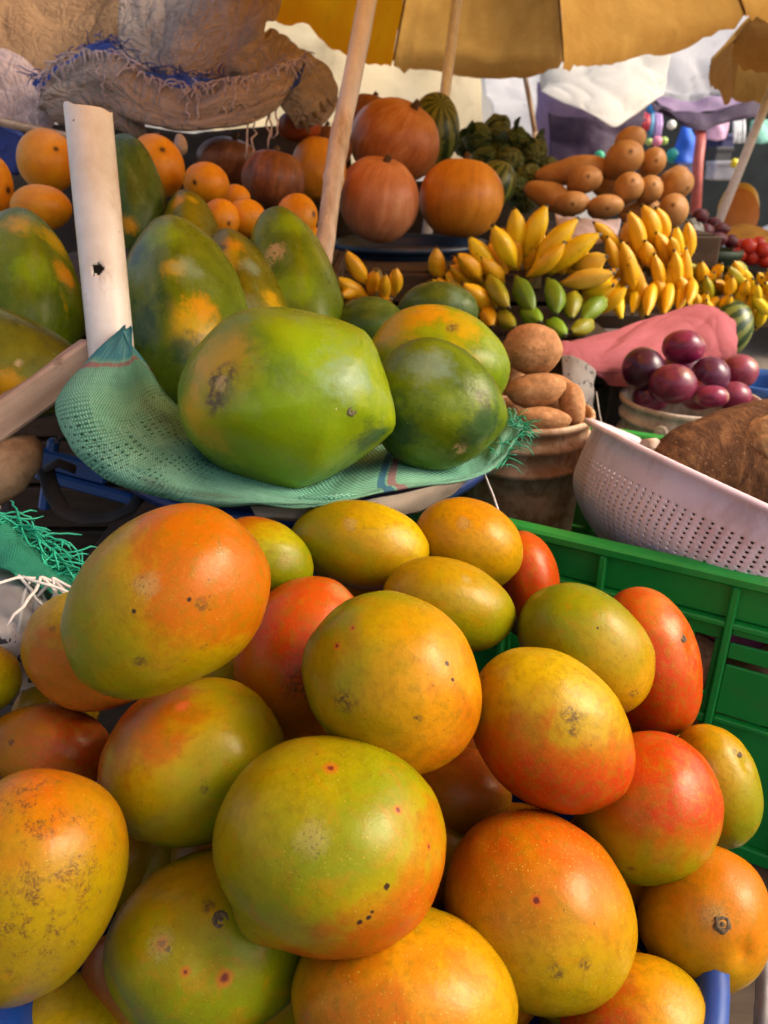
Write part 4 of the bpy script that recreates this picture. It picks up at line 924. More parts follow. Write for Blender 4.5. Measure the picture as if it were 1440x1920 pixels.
# ------------------------------------------------------------------ buckets
def stained(name, c1, stain, amt=.8, seed=0):
    g = G(name); off = g.vadd(g.obj, (seed, seed, seed))
    n = g.noise(off, 30, 6, .7, .5); n2 = g.noise(g.vmul(off, (1, 1, .25)), 22, 5, .7)
    m = g.step(g.math('ADD', g.math('MULTIPLY', n, .6), g.math('MULTIPLY', n2, .4)), .40, .58)
    col = g.mix(g.math('MULTIPLY', m, amt), c1, stain)
    d = g.math('MULTIPLY', g.step(g.noise(off, 60, 6, .75), .57, .68), .5); col = g.mix(d, col, tuple(x * .35 for x in stain))
    return g.fin(col, g.math('MULTIPLY_ADD', n, .3, .35), .4)
def bucket(c, r, h, mat, label, band=None, cat='bucket'):
    """pail with a rolled rim and two collars below it; c = centre of the rim"""
    mb = MB(); r2 = r * .80
    def rad(z): return r + (r2 - r) * (-z / h)
    prof = [(.002, -h), (r2 * .98, -h), (r2, -h + .006)]
    for z in (-h * .7, -h * .45, -h * .34): prof.append((rad(z), z))
    prof += [(rad(-.068), -.068), (r + .0015, -.065), (r + .002, -.059), (rad(-.056), -.0555), (rad(-.036), -.036), (r + .002, -.034), (r + .0025, -.028), (rad(-.024), -.0235), (rad(-.012), -.012),
             (r + .003, -.009), (r + .0045, -.005), (r + .004, -.001), (r + .0015, .0005), (r - .002, -.001), (r - .003, -.01), (rad(-h + .01) - .003, -h + .012), (.002, -h + .012)]
    mb.lathe(prof, 72, c)
    o = mb.build('plastic_bucket', mat, loc=V(c) - V((0, 0, h))); tag(o, label, cat); return o
M_BK1 = stained('stained_pail', (.68, .48, .32), (.30, .14, .055), .85)
c1 = P(985, 766, .985)
b1 = bucket(c1, .083, .27, M_BK1, 'brown stained pale bucket heaped with potatoes behind the green crate')
M_BK2 = stained('white_pail', (.66, .60, .52), (.22, .13, .07), .55, 3)
c2 = P(1296, 745, 1.26)
b2 = bucket(c2, .108, .27, M_BK2, 'stained white bucket topped with red onions')
mb = MB()
for t_ in (0,):
    pts = []
    for j in range(6):
        for i in range(13):
            an = math.pi + .15 + .95 * i / 12; z = -.075 - .10 * j / 5; rad_ = .108 + (.0864 - .108) * (-z / .27) + .0012
            pts.append(c2 + V((rad_ * math.cos(an), rad_ * math.sin(an), z)))
    mb.grid(pts, 13, 6)
mb.build('blue_label', plain('blue_label_paint', (.02, .14, .40), .5, .3, 30), b2, solid=.0008)
mb = MB()
for q, an in enumerate((math.pi * 1.28,)):
    pc = c2 + V((.112 * math.cos(an), .112 * math.sin(an), -.03)); n_ = V((math.cos(an), math.sin(an), 0)); mb.tube([pc - n_ * .002, pc + n_ * .008], .010, 14); mb.tube([pc + n_ * .008, pc + n_ * .010], .004, 10)
mb.build('handle_lug', M_BK2, b2)

# ------------------------------------------------------------------ onions
def onion_skin(name, seed, R, c1, c2):
    g = G(name); inv = 1 / R; p = g.vmul(g.obj, (inv, inv, inv)); off = g.vadd(p, (seed, seed, 0))
    sp = g.node('ShaderNodeSeparateXYZ'); g.put(sp.inputs[0], p); an = g.math('ARCTAN2', sp.outputs[1], sp.outputs[2])
    cb = g.node('ShaderNodeCombineXYZ'); g.put(cb.inputs[0], g.math('SINE', an)); g.put(cb.inputs[1], g.math('COSINE', an)); g.put(cb.inputs[2], g.math('MULTIPLY', sp.outputs[0], .2))
    st = g.noise(g.vadd(cb.outputs[0], (seed, 0, 0)), 7, 5, .7); n = g.noise(off, 1.5, 4, .6)
    col = g.ramp(g.math('ADD', g.math('MULTIPLY', st, .5), g.math('MULTIPLY', n, .5)), [(.36, c1), (.62, c2)])
    pm = g.math('MULTIPLY', g.step(g.noise(off, 2.2, 6, .7), .62, .68), .55); col = g.mix(pm, col, (.40, .17, .13))
    rt = g.step(g.math('ABSOLUTE', sp.outputs[0]), .82, .98); col = g.mix(g.math('MULTIPLY', rt, .6), col, (.35, .20, .12))
    return g.fin(col, .28, .5)
ON = [((1165,650,1248,732), 1.24, (.4,.9,.2), ((.024,.003,.014),(.075,.009,.036)), 'darkest purple onion, leftmost on the white bucket'),
 ((1240,618,1324,683), 1.25, (.75,.5,.4), ((.08,.004,.025),(.24,.014,.07)), 'shiny magenta onion on top of the others'),
 ((1216,682,1308,758), 1.19, (.3,.5,.8), ((.075,.007,.026),(.20,.022,.06)), 'red onion with peeling papery skin at the front rim of the bucket'),
 ((1294,668,1370,740), 1.24, (.7,.6,.3), ((.04,.008,.03),(.13,.025,.07)), 'dull violet onion right of the peeling one'),
 ((1350,664,1424,728), 1.30, (.5,.4,.7), ((.14,.018,.045),(.28,.05,.085)), 'pale pinkish onion furthest right on the bucket'),
 ((1300,722,1368,765), 1.19, (1,.2,.3), ((.12,.008,.04),(.28,.025,.08)), 'bright pink-red onion low at the rim of the bucket'),
 ((1270,690,1350,770), 1.255, (.2,.9,.4), ((.10,.008,.03),(.24,.03,.075)), 'magenta onion wedged in the middle of the heap on the white bucket'), ((1185,715,1255,775), 1.255, (.8,.3,.5), ((.06,.006,.025),(.17,.02,.06)), 'dark onion low at the left rim of the white bucket'),
 ((1340,715,1410,770), 1.27, (.3,.8,.4), ((.12,.012,.04),(.27,.04,.085)), 'onion low at the right, under the pale pinkish one'),
 ((1230,660,1330,750), 1.32, (0,1,.3), ((.05,.008,.03),(.13,.02,.06)), 'shaded onion behind the topmost one')]
for i, (bb, d, axs, pal, lab) in enumerate(ON):
    o, inf = blob('red_onion', bb, d, None, axis=axs, asp=.95, namp=.018, lobes=(7, .006), seed=i + 200, res=(40, 28), bumps=[], matf=lambda W, c, M, R: onion_skin('onion_skin', i, R, *pal))
    tag(o, lab, 'onion', 'red onions heaped on the white bucket')

# ------------------------------------------------------------------ pink colander and yam
def colander_mat():
    g = G('pink_plastic'); n = g.noise(g.obj, 14, 5, .65); col = g.ramp(n, [(.3, (.72, .58, .65)), (.7, (.84, .73, .82))])
    d = g.math('MULTIPLY', g.step(g.noise(g.vmul(g.obj, (1, 1, .5)), 12, 6, .7), .48, .68), .55); col = g.mix(d, col, (.42, .22, .17))
    return g.fin(col, .38, .5, trans=(col, .18))
cc = P(1440, 937, .82); r = .198; NB = 420
CN = (CR * .389 + CU * .885 + CB * .235).normalized(); cx_ = CN.orthogonal().normalized(); cx_ = (CR - CN * CR.dot(CN)).normalized(); RCOL = Matrix((cx_, CN.cross(cx_), CN)).transposed()
prof = [(r + .010, -.004), (r + .010, .000), (r + .004, .001), (r - .001, -.002)]
H = .115; NR = 50
for j in range(NR):
    t = j / (NR - 1); z = -.004 - t * H * .985; rad_ = r * (1 - .02 * t - .50 * max(0, t - .45) ** 2.0 * 1.5 - .12 * t ** 4)
    prof.append((rad_ - .002, z))
prof += [(r * .52, -H - .002), (r * .3, -H - .003), (.002, -H - .003)]
mb = MB()
def hole(i, j):
    k = j - 4
    return 12 <= k <= 42 and k % 2 == 0 and i % 3 == 0
mb.lathe(prof, NB, cc, skip=hole, rot=RCOL)
col_o = mb.build('colander', colander_mat(), loc=cc, rot=RCOL, solid=.0022)
tag(col_o, 'pale pink plastic colander with rows of small slots, holding the hairy yam', 'colander')
mb = MB(); mb.lathe([(r * .60, -H - .020), (r * .64, -H - .020), (r * .64, -H + .006), (r * .60, -H + .006)], 80, cc, rot=RCOL); mb.build('foot_ring', plain('magenta_plastic', (.50, .10, .30), .4, .2, 20), col_o)
def yam_mat(R):
    g = G('yam_bark'); inv = 1 / R; p = g.vmul(g.obj, (inv, inv, inv))
    n = g.noise(g.vmul(p, (2.2, 1, 1)), 3.5, 8, .72, .6); n2 = g.noise(p, 1.5, 4)
    col = g.ramp(g.math('ADD', g.math('MULTIPLY', n, .7), g.math('MULTIPLY', n2, .3)), [(.36, (.055, .022, .010)), (.5, (.14, .058, .022)), (.64, (.32, .15, .055))])
    v = g.vor(p, 8); col = g.mix(g.math('MULTIPLY', g.step(v, .12, .03), .7), col, (.50, .33, .18))
    g.bump(g.math('ADD', n, g.noise(g.vmul(p, (3, 1, 1)), 16, 5, .8)), .8, .006)
    return g.fin(col, .85, .2)
yam, yi = blob('yam', (1206, 742, 1720, 1000), .84, None, axis=(1, .05, -.25), asp=1.9, egg=-.22, namp=.03, nsc=2.2, power=.85, seed=71, res=(90, 60), matf=lambda W, c, M, R: yam_mat(R))
tag(yam, 'large brown hairy yam with a pale broken patch, lying in the pink colander', 'yam')
q, n_ = surf(yi, 1418, 818)
a = n_.orthogonal().normalized(); b_ = n_.cross(a); mb = MB(); pts = []
for j in range(7):
    for i in range(28):
        an = 2 * math.pi * i / 28; rr_ = .0215 * j / 6 * (1 + .30 * mnoise.noise(V((math.cos(an) * 2.2, math.sin(an) * 2.2, 3))) + .12 * mnoise.noise(V((math.cos(an) * 6, math.sin(an) * 6, 1))))
        pp = q + (a * math.cos(an) * 1.2 + b_ * math.sin(an)) * rr_
        pp = min(yi['W'], key=lambda w: (w - pp).length) * .0 + pp + n_ * (.0030 * (1 - (j / 6) ** 3) + .0014 * mnoise.noise(pp * 200) - .0050 * (j / 6) ** 2)
        pts.append(pp)
mb.grid(pts, 28, 7, cu=True)
mb.build('broken_patch', plain('yam_flesh', (.30, .16, .06), .85, .5, 90, bump=.8), yam)
q, n_ = surf(yi, 1212, 850)
mb = MB(); mb.tube([q + n_ * -.008, q + n_ * .004], [.017, .015], 18, jit=lambda k, i: 1 + .2 * mnoise.noise(V((i, k, 2)))); mb.build('cut_end', plain('yam_cut', (.50, .40, .32), .8, .3, 80), yam)
mb = MB(); lp = [(rad_ - .009, z) for (rad_, z) in prof[4:4 + NR] if -.113 < z < -.022]; lp += [(.06, -H + .006), (.002, -H + .008)]
mb.lathe(lp, 90, cc, rot=RCOL, wob=lambda an, j: 1 - .018 * (1 + mnoise.noise(V((math.cos(an) * 3, math.sin(an) * 3, j * .2)))))
tag(mb.build('slot_shade_liner', plain('slot_shade', (.05, .028, .018), .9, .4, 40), solid=.001), 'added dark liner standing for the shade seen through the slots of the pink colander', 'cloth')  # liner added so the slots look dark inside
rr = random.Random(3); mb = MB()
for k in range(260):
    w_ = yi['W'][rr.randrange(len(yi['W']))]; n_ = (w_ - yi['c']).normalized()
    d_ = (n_ + V((rr.uniform(-1, 1), rr.uniform(-1, 1), rr.uniform(-1, 1)))).normalized(); L = rr.uniform(.006, .016)
    mb.tube([w_ - n_ * .001, w_ + d_ * L * .5, w_ + (d_ + V((rr.uniform(-.5, .5), 0, -.4))).normalized() * L], [.0003, .00025, .0001], 3, cap=False)
mb.build('root_hairs', plain('root_hair', (.22, .11, .05), .8), yam)

# ------------------------------------------------------------------ bananas
def banana_mat(name, c1, c2, tip=(.035, .022, .010), spot=.65, seed=0):
    g = G(name); oi = g.node('ShaderNodeObjectInfo')
    off = g.node('ShaderNodeVectorMath', operation='ADD'); g.put(off.inputs[0], g.obj)
    cb = g.node('ShaderNodeCombineXYZ'); g.put(cb.inputs[0], g.math('MULTIPLY', oi.outputs['Random'], 7)); g.put(cb.inputs[1], g.math('MULTIPLY', oi.outputs['Random'], 3)); g.put(off.inputs[1], cb.outputs[0]); o_ = off.outputs[0]
    n = g.noise(o_, 28, 4, .6); n = g.math('ADD', n, g.math('MULTIPLY', g.math('SUBTRACT', oi.outputs['Random'], .5), .25))
    col = g.ramp(n, [(.3, c1), (.7, c2)])
    uv = g.node('ShaderNodeSeparateXYZ'); g.put(uv.inputs[0], g.uv); u = g.math('ADD', uv.outputs[0], g.math('MULTIPLY', g.math('SUBTRACT', g.noise(o_, 120, 3), .5), .06))
    sp = g.math('MULTIPLY', g.step(g.noise(o_, 75, 5, .75, .8), .60, .68), spot); col = g.mix(sp, col, (.05, .026, .010))
    v = g.vor(o_, 42); col = g.mix(g.math('MULTIPLY', g.math('MULTIPLY', g.step(v, .16, .06), g.step(g.noise(o_, 30, 2), .55, .62)), min(1, spot * 1.6)), col, (.035, .018, .008))
    col = g.mix(g.step(u, .925, .965), col, tip); col = g.mix(g.math('MULTIPLY', g.step(u, .10, .02), .7), col, (.22, .18, .03))
    return g.fin(col, .42, .4)
BM = {'y': banana_mat('ripe_banana', (.74, .48, .005), (.82, .60, .012)), 'o': banana_mat('golden_banana', (.66, .34, .006), (.74, .44, .010)), 'l': banana_mat('light_banana', (.66, .42, .04), (.74, .52, .08)),
      'g': banana_mat('green_banana', (.085, .17, .012), (.17, .28, .015), (.03, .03, .012), .35), 'v': banana_mat('turning_banana', (.20, .22, .010), (.36, .30, .010), spot=.6), 'm': banana_mat('bright_green_banana', (.14, .30, .012), (.22, .38, .016), (.04, .05, .02), .15)}
def banana(tip, base, w, mat, parent, dt, db, bow=.12, seed=0, sag=None):
    a = P(*base, db); b = P(*tip, dt); m = (a + b) / 2; L = (b - a).length
    rr_ = random.Random(seed)
    side = (b - a).cross(CB).normalized() * bow * L * rr_.choice((-1, 1)) * rr_.uniform(.3, 1) + CB * bow * L * rr_.uniform(.5, 1.2)
    pts = []; rad = []; R = .44 * w * (dt + db) / 2 / F
    K = 13
    for i in range(K):
        t = i / (K - 1); p = a * (1 - t) ** 2 + (m + side) * 2 * t * (1 - t) + b * t * t
        pts.append(p); rad.append(R * [.26, .36, .60, .82, .94, 1, 1, .97, .90, .76, .54, .30, .17][i])
    mb = MB(); ph = rr_.uniform(0, 1)
    mb.tube(pts, rad, 15, jit=lambda k, i: 1 + .085 * math.cos(5 * (2 * math.pi * i / 15 + ph)))
    return mb.build('banana', BM[mat], parent)
def bunch(label, lst, d, loc, group, stem=None):
    e = empty('banana_bunch', P(*loc, d), label, 'banana bunch', group)
    for k, q in enumerate(lst):
        t0, t1, w_, mt = q[:4]; dd = q[4] if len(q) > 4 else (k % 3) * .012
        banana(t0, t1, w_, mt, e, d - .02 + dd, d + .03 + dd, seed=k + int(d * 100))
    s0 = stem or loc
    mb = MB(); mb.tube([P(s0[0], s0[1] + 12, d + .055), P(s0[0], s0[1] - 14, d + .05), P(s0[0] + 6, s0[1] - 34, d + .07)], [.014, .017, .010], 10, jit=lambda k, i: 1 + .2 * mnoise.noise(V((i, k, 1))))
    mb.build('stem', plain('banana_stem', (.16, .12, .03), .7, .4, 60), e)
    return e
GB = 'banana bunches on the middle tier'
main = [((963,388),(966,478),41,'y',.02), ((1026,382),(985,482),44,'y',.015), ((1086,408),(1000,508),44,'y',0), ((1128,438),(1030,515),44,'y',-.01), ((922,420),(968,504),42,'y',-.01), ((878,442),(930,508),38,'y',.0),
 ((1154,512),(1050,532),40,'l',-.02), ((1152,535),(1092,556),38,'y',-.01), ((1140,480),(1074,502),40,'l',.0), ((854,476),(902,530),38,'o',-.005), ((818,462),(824,528),36,'o',.02), ((866,530),(930,576),40,'o',-.02), ((1060,452),(988,520),36,'o',-.015),
 ((900,480),(945,530),36,'o',.01), ((840,500),(890,540),32,'o',.02), ((1100,460),(1040,500),34,'o',.02),
 ((956,580),(916,516),38,'v',-.03), ((1003,590),(968,520),42,'g',-.035), ((1042,592),(1026,524),42,'g',-.04), ((1072,600),(1080,548),40,'v',-.03), ((1090,602),(1136,562),42,'g',-.02), ((966,616),(936,584),36,'v',-.035), ((1014,606),(974,584),38,'m',-.045), ((1062,630),(1026,602),40,'m',-.05), ((1068,622),(1110,602),38,'v',-.04), ((922,614),(904,578),36,'o',-.02), ((890,560),(915,600),34,'v',.0)]
rb = random.Random(42)
for k in range(40):
    t = k / 39; x = 836 + 300 * t + rb.uniform(-8, 8); y = 560 - 80 * math.sin(t * 3.0) + rb.uniform(-12, 12); a = math.pi * (1 - t) * .9 + .15
    main.append(((x + 40 * math.cos(a), y - 50 * abs(math.sin(a)) - 8), (x - 26 * math.cos(a), y + 38), 33, rb.choice('yoo'), .035 + rb.uniform(0, .03)))
bunch('big bunch of finger bananas, yellow above and green below, on the middle tier', main, 1.36, (1000, 530), GB)
sec = [((1178,402),(1194,468),44,'o'), ((1204,390),(1222,450),44,'o'), ((1230,394),(1243,446),40,'o'), ((1166,458),(1184,530),40,'o'), ((1210,454),(1220,492),42,'o'), ((1230,440),(1243,492),40,'o'), ((1256,448),(1263,480),30,'o'), ((1264,474),(1266,530),34,'o'), ((1287,470),(1291,528),34,'o'),
 ((1213,590),(1222,542),34,'o'), ((1244,586),(1250,536),32,'o'), ((1269,582),(1274,528),32,'o'), ((1288,568),(1294,530),28,'o'), ((1166,596),(1160,544),34,'y'), ((1184,586),(1186,544),28,'y'), ((1116,420),(1150,454),34,'o'), ((1228,480),(1240,530),34,'o'), ((1196,500),(1206,560),36,'o'), ((1140,448),(1160,500),36,'o')]
sec = [((a[0][0] + (a[0][0] - a[1][0]) * .12, a[0][1] - (a[1][1] - a[0][1]) * .12), (a[1][0] + (a[1][0] - a[0][0]) * .35, a[1][1] + (a[1][1] - a[0][1]) * .30), a[2] * .80, a[3]) for a in sec]
for k in range(22):
    x = rb.uniform(1165, 1292); y = rb.uniform(440, 560); sec.append(((x + rb.uniform(-12, 12), y - 38), (x + rb.uniform(-8, 8), y + 40), 30, rb.choice('oooy'), .03 + rb.uniform(0, .03)))
bunch('golden yellow bunch of bananas to the right of the big half-green bunch', sec, 1.50, (1225, 505), GB)
small = [((648,468),(692,534),34,'o'), ((628,518),(690,556),32,'o'), ((706,506),(696,556),30,'o'), ((742,500),(738,556),30,'o'), ((640,556),(676,540),30,'o'), ((620,540),(668,562),28,'o'), ((722,512),(718,564),28,'o'), ((690,570),(640,575),30,'o'), ((735,560),(700,575),30,'o')]
bunch('small golden banana bunch in the shade under the blue tray', small, 1.26, (700, 545), GB)
rr = random.Random(11)
def little(label, x0, y0, x1, y1, n, d, w_, mats):
    lst = []
    for k in range(n):
        x = rr.uniform(x0, x1); y = rr.uniform(y0, y1); L = rr.uniform(34, 56); a = rr.uniform(.6, 2.4)
        lst.append(((x + L * math.cos(a) * .6, y - L * math.sin(a) * .5), (x - L * math.cos(a) * .3, y + L * math.sin(a) * .5), w_, rr.choice(mats), rr.uniform(-.03, .05)))
    bunch(label, lst, d, ((x0 + x1) / 2, (y0 + y1) / 2), GB)
little('low spread of small golden bananas behind the watermelon', 1290, 505, 1390, 585, 30, 1.63, 24, 'oov')
little('bunch of small yellow bananas at the right edge, beside the green pail', 1385, 515, 1460, 600, 26, 1.62, 24, 'oyy')
# ------------------------------------------------------------------ butternuts
def butter_skin(name, seed, W, c, M, R, eye=None):
    g = G(name); inv = 1 / R; p = g.vmul(g.obj, (inv, inv, inv)); off = g.vadd(p, (seed, seed, seed))
    n = g.noise(off, 1.6, 5, .6); col = g.ramp(n, [(.3, (.42, .19, .055)), (.7, (.54, .29, .10))])
    if eye:
        q, _ = surf(dict(W=W, c=c, M=M, R=R), *eye); lq = tuple((M.transposed() @ (q - c)) * inv); dd = g.dist(p, lq)
        col = g.mix(g.math('MULTIPLY', g.step(dd, .42, .30), g.math('MULTIPLY', g.step(dd, .18, .28), .35)), col, (.66, .42, .20)); col = g.mix(g.step(dd, .14, .07), col, (.14, .07, .03))
    d = g.math('MULTIPLY', g.step(g.noise(off, 5, 6, .75), .58, .7), .35); col = g.mix(d, col, (.25, .12, .05))
    return g.fin(col, .5, .35)
BN = [((1152,236,1212,300), 1.98, (.2,1,.3), 'butternut standing at the very top of the heap', None, 0), ((1128,262,1208,338), 1.93, (.35,.35,.85), 'butternut with a ringed eye just under the topmost one', (1182,284), .0),
 ((1196,275,1250,335), 1.95, (.3,.2,.9), 'small round-ended butternut right of the ringed one', (1230,302), 0), ((1002,290,1142,348), 1.97, (1,.16,.25), 'long butternut lying on its side at the upper left of the heap', None, .0),
 ((1062,310,1130,366), 1.90, (.25,.1,.95), 'butternut with its end facing out below the long lying one', (1104,331), 0), ((982,338,1072,398), 1.93, (.8,-.5,.3), 'butternut at the lower left corner of the heap', None, 0),
 ((1038,358,1106,408), 1.86, (.2,.1,.95), 'butternut in the bottom row above the bananas, left one', (1072,384), 0), ((1100,364,1170,412), 1.85, (.1,.1,.95), 'butternut in the bottom row above the bananas, middle one', (1138,390), 0),
 ((1148,322,1208,386), 1.87, (.2,.3,.9), 'left of the two butternuts side by side in the middle of the heap', (1186,338), 0), ((1192,328,1244,388), 1.88, (.1,.3,.9), 'right of the two butternuts side by side in the middle of the heap', (1226,346), 0),
 ((1232,316,1302,380), 1.92, (.5,.3,.8), 'butternut on the right slope of the heap', (1290,352), 0), ((1228,362,1292,430), 1.86, (.2,.1,.95), 'lowest butternut at the right, beside the grey bag', (1262,386), 0), ((1236,310,1292,350), 2.0, (1,.2,.1), 'butternut lying behind the right slope of the heap', None, 0),
 ((1110,300,1180,370), 2.0, (.5,.5,.6), 'butternut in the shaded hollow of the heap', None, 0), ((1160,372,1240,420), 1.93, (.9,.1,.3), 'butternut in the bottom row half behind the golden bananas', None, 0)]
for i, (bb, d, axs, lab, eye, eg) in enumerate(BN):
    o, inf = blob('butternut', bb, d, None, axis=axs, asp=1.8 if axs[2] < .4 else 1.3, egg=-.12, waist=.10, neck=-.35, namp=.012, dimple=(.03, .25), seed=i + 240, res=(36, 30), matf=lambda W, c, M, R: butter_skin('butternut_skin', i, W, c, M, R, eye))
    tag(o, lab, 'butternut', 'butternut squashes in a heap')

# ------------------------------------------------------------------ heap of dark green fruit
def green_fruit(name, seed, R, c1, c2):
    g = G(name); inv = 1 / R; p = g.vmul(g.obj, (inv, inv, inv)); off = g.vadd(p, (seed, seed, seed * 2))
    v = g.vor(off, 3.4); n = g.noise(off, 2, 4, .6)
    col = g.ramp(g.math('ADD', g.math('MULTIPLY', n, .6), g.math('MULTIPLY', v, .5)), [(.3, c2), (.62, c1)])
    g.bump(g.math('SUBTRACT', 1.0, v), .7, .012); return g.fin(col, .55, .35)
GFR = [((886,262,964,338), 2.20, 'lumpy green fruit in the hollow at the back of the dark green heap'), ((866,228,922,290), 2.10, 'topmost dark lumpy green fruit beside the striped watermelon'), ((905,212,958,268), 2.16, 'dark lumpy green fruit at the peak of its heap'), ((940,236,996,292), 2.10, 'pale-topped lumpy green fruit under the peak, against the bright gap'), ((880,272,938,330), 2.05, 'dark lumpy green fruit over the smooth orange pumpkin'),
 ((926,276,984,334), 2.04, 'lumpy green fruit in the middle of the dark green heap'), ((975,258,1028,312), 2.08, 'lumpy green fruit at the right shoulder of the dark green heap'), ((964,306,1018,360), 2.02, 'olive lumpy green fruit above the long lying butternut'), ((1004,292,1050,340), 2.10, 'small lumpy green fruit at the right end of the dark green heap'),
 ((936,322,990,378), 2.00, 'yellowish green lumpy fruit low beside the pale striped watermelon'), ((850,246,894,300), 2.18, 'lumpy green fruit half behind the dark striped watermelon'), ((955,345,1010,400), 2.06, 'shaded lumpy green fruit at the foot of its heap')]
for i, (bb, d, lab) in enumerate(GFR):
    rr = random.Random(i + 50); pal = [((.075, .12, .03), (.022, .042, .013)), ((.13, .165, .05), (.045, .07, .02)), ((.14, .15, .03), (.06, .07, .012))][0 if i in (0, 1, 3, 4, 9, 10) else 2 if i == 9 else 1]
    o, inf = blob('green_fruit', bb, d, None, axis=(rr.uniform(-.5, .5), 1, rr.uniform(0, .6)), asp=1.1, egg=rr.uniform(-.1, .1), namp=.10, nsc=2.6, seed=i + 400, res=(40, 28), matf=lambda W, c, M, R: green_fruit('green_fruit_skin', i, R, *pal))
    tag(o, lab, 'green fruit', 'lumpy dark green fruit in a heap')
def leaf_mat(name, c1, c2):
    g = G(name); n = g.noise(g.obj, 14, 4, .6); col = g.ramp(n, [(.35, c1), (.65, c2)]); return g.fin(col, .45, .4, trans=(col, .2))
LM1 = leaf_mat('dark_leaf', (.018, .04, .012), (.06, .10, .025))
rr = random.Random(8); mb = MB()
for k in range(16):
    x = rr.uniform(868, 1035); y = 232 + abs(x - 930) * .35 + rr.uniform(-14, 60); c_ = P(x, y, 2.12 + rr.uniform(-.12, .03)); ax_ = V((rr.uniform(-1, 1), rr.uniform(-1, .2), rr.uniform(-.3, 1))).normalized(); sd = ax_.cross(V((rr.uniform(-1, 1), rr.uniform(-1, 1), rr.uniform(-1, 1)))).normalized(); nr = ax_.cross(sd); L = rr.uniform(.035, .06); q_ = []
    for j in range(5):
        t = j / 4; wv = L * .3 * math.sin(math.pi * (t * .86 + .08))
        for q in (-1, 0, 1): q_.append(c_ + ax_ * (t - .5) * L + sd * q * wv + nr * (abs(q) * L * .12 - (t - .4) ** 2 * L * .7))
    mb.grid(q_, 3, 5)
tag(mb.build('leaves', LM1), 'loose dark leaves tucked among the lumpy green fruit', 'leaves')

# ------------------------------------------------------------------ pink cloth, bags, pails at the right
M_PINK = woven('pink_sacking', (.36, .075, .10), (.54, .17, .20), .0042, edge=lambda g, uv, col: g.mix(g.step(uv.outputs[0], .52, .535), col, (.66, .60, .62)), trans=.15)
o = loft('pink_cloth', [[(1030,640,1.27),(1080,632,1.30),(1150,612,1.36),(1215,585,1.44),(1285,568,1.48),(1345,572,1.48),(1382,600,1.46)],
      [(1040,658,1.24),(1090,655,1.25),(1160,645,1.29),(1220,625,1.36),(1290,605,1.40),(1345,605,1.40),(1386,635,1.40)],
      [(1075,690,1.24),(1110,690,1.24),(1160,690,1.26),(1215,680,1.31),(1280,660,1.36),(1340,660,1.36),(1380,660,1.37)],
      [(1120,715,1.27),(1140,722,1.26),(1175,725,1.28),(1220,720,1.33),(1280,710,1.37),(1335,705,1.37),(1375,695,1.38)]], 150, 80, M_PINK, amp=.010, nsc=11, seed=4, edge=.001, ridged=True, ani=(.8, .8))
tag(o, 'pink and white woven cloth draped behind the red onions', 'cloth')
M_PRINT = print_mat('printed_bag', (.20, .175, .16), (.34, .31, .29), (.06, .06, .06), 120, .57)
o = loft('printed_bag', [[(1052,665,1.22),(1075,668,1.21),(1098,678,1.21),(1118,695,1.22)], [(1055,705,1.19),(1078,708,1.185),(1100,715,1.19),(1116,725,1.21)], [(1060,750,1.18),(1080,752,1.175),(1100,755,1.18),(1112,760,1.20)], [(1065,800,1.18),(1085,800,1.18),(1100,800,1.18),(1112,800,1.20)]], 30, 34, M_PRINT, amp=.003, nsc=30, seed=6, edge=.001, ridged=True)
tag(o, 'grey printed bag with dark lettering marks between the bucket potatoes and the pink cloth', 'bag')
mb = MB(); mb.tube([P(1118,735,1.19),P(1124,775,1.19),P(1130,805,1.18),P(1126,830,1.17)], .001, 5); tag(mb.build('string', plain('grey_cord', (.5,.48,.46), .7)), 'thin loose thread hanging in the dark gap beside the printed bag', 'string')
def pail(c, r, h, mat, label, name='plastic_bucket', cat='bucket', sq=False):
    mb = MB(); pr = [(.002, -h), (r * .72, -h), (r * .985, -.02), (r * 1.06, -.018), (r * 1.07, 0), (r * 1.0, .002), (r * .96, -.012), (r * .70, -h + .01), (.002, -h + .01)]
    mb.lathe(pr, 48 if not sq else 4, c, rot=Matrix.Rotation(.9, 3, 'Z') if sq else None)
    return tag(mb.build(name, mat, loc=V(c) - V((0, 0, h))), label, cat)
pail(P(1342, 468, 1.95), .062, .11, plain('dark_green_plastic', (.03, .055, .03), .5, .2, 20), 'dark green pail heaped with beetroots')
pail(P(1440, 712, 1.42), .075, .2, plain('mid_blue_plastic', (.015, .10, .36), .4, .2, 20), 'blue bucket behind the yam, cut by the right frame edge')
def simple(name, c1, c2, rough=.4, sc=20):
    g = G(name); n = g.noise(g.obj, sc, 4, .6); return g.fin(g.ramp(n, [(.3, c1), (.7, c2)]), rough, .5)
M_BEET = simple('beet_skin', (.055, .006, .014), (.13, .015, .03), .45)
for i, (x, y, rx, ry, d, lab) in enumerate([(1313,405,17,14,1.93,'darkest beetroot on top of the green pail'), (1322,434,18,15,1.90,'beetroot at the left front of the green pail'), (1352,430,18,13,1.93,'beetroot at the upper right of the green pail'), (1345,450,20,15,1.88,'beetroot in the middle of the front of the green pail'), (1318,455,18,13,1.89,'lowest left beetroot on the green pail'), (1370,452,15,13,1.91,'beetroot at the right rim of the green pail'), (1338,420,16,13,1.97,'beetroot hidden at the back of the green pail')]):
    o, _ = blob('beetroot', (x - rx, y - ry, x + rx, y + ry), d, M_BEET, ang=20 * i, asp=1.1, namp=.06, seed=i + 300, res=(22, 14)); tag(o, lab, 'beetroot', 'beetroots heaped on the green pail')
M_TOM = simple('tomato_skin', (.50, .022, .012), (.60, .05, .02), .22)
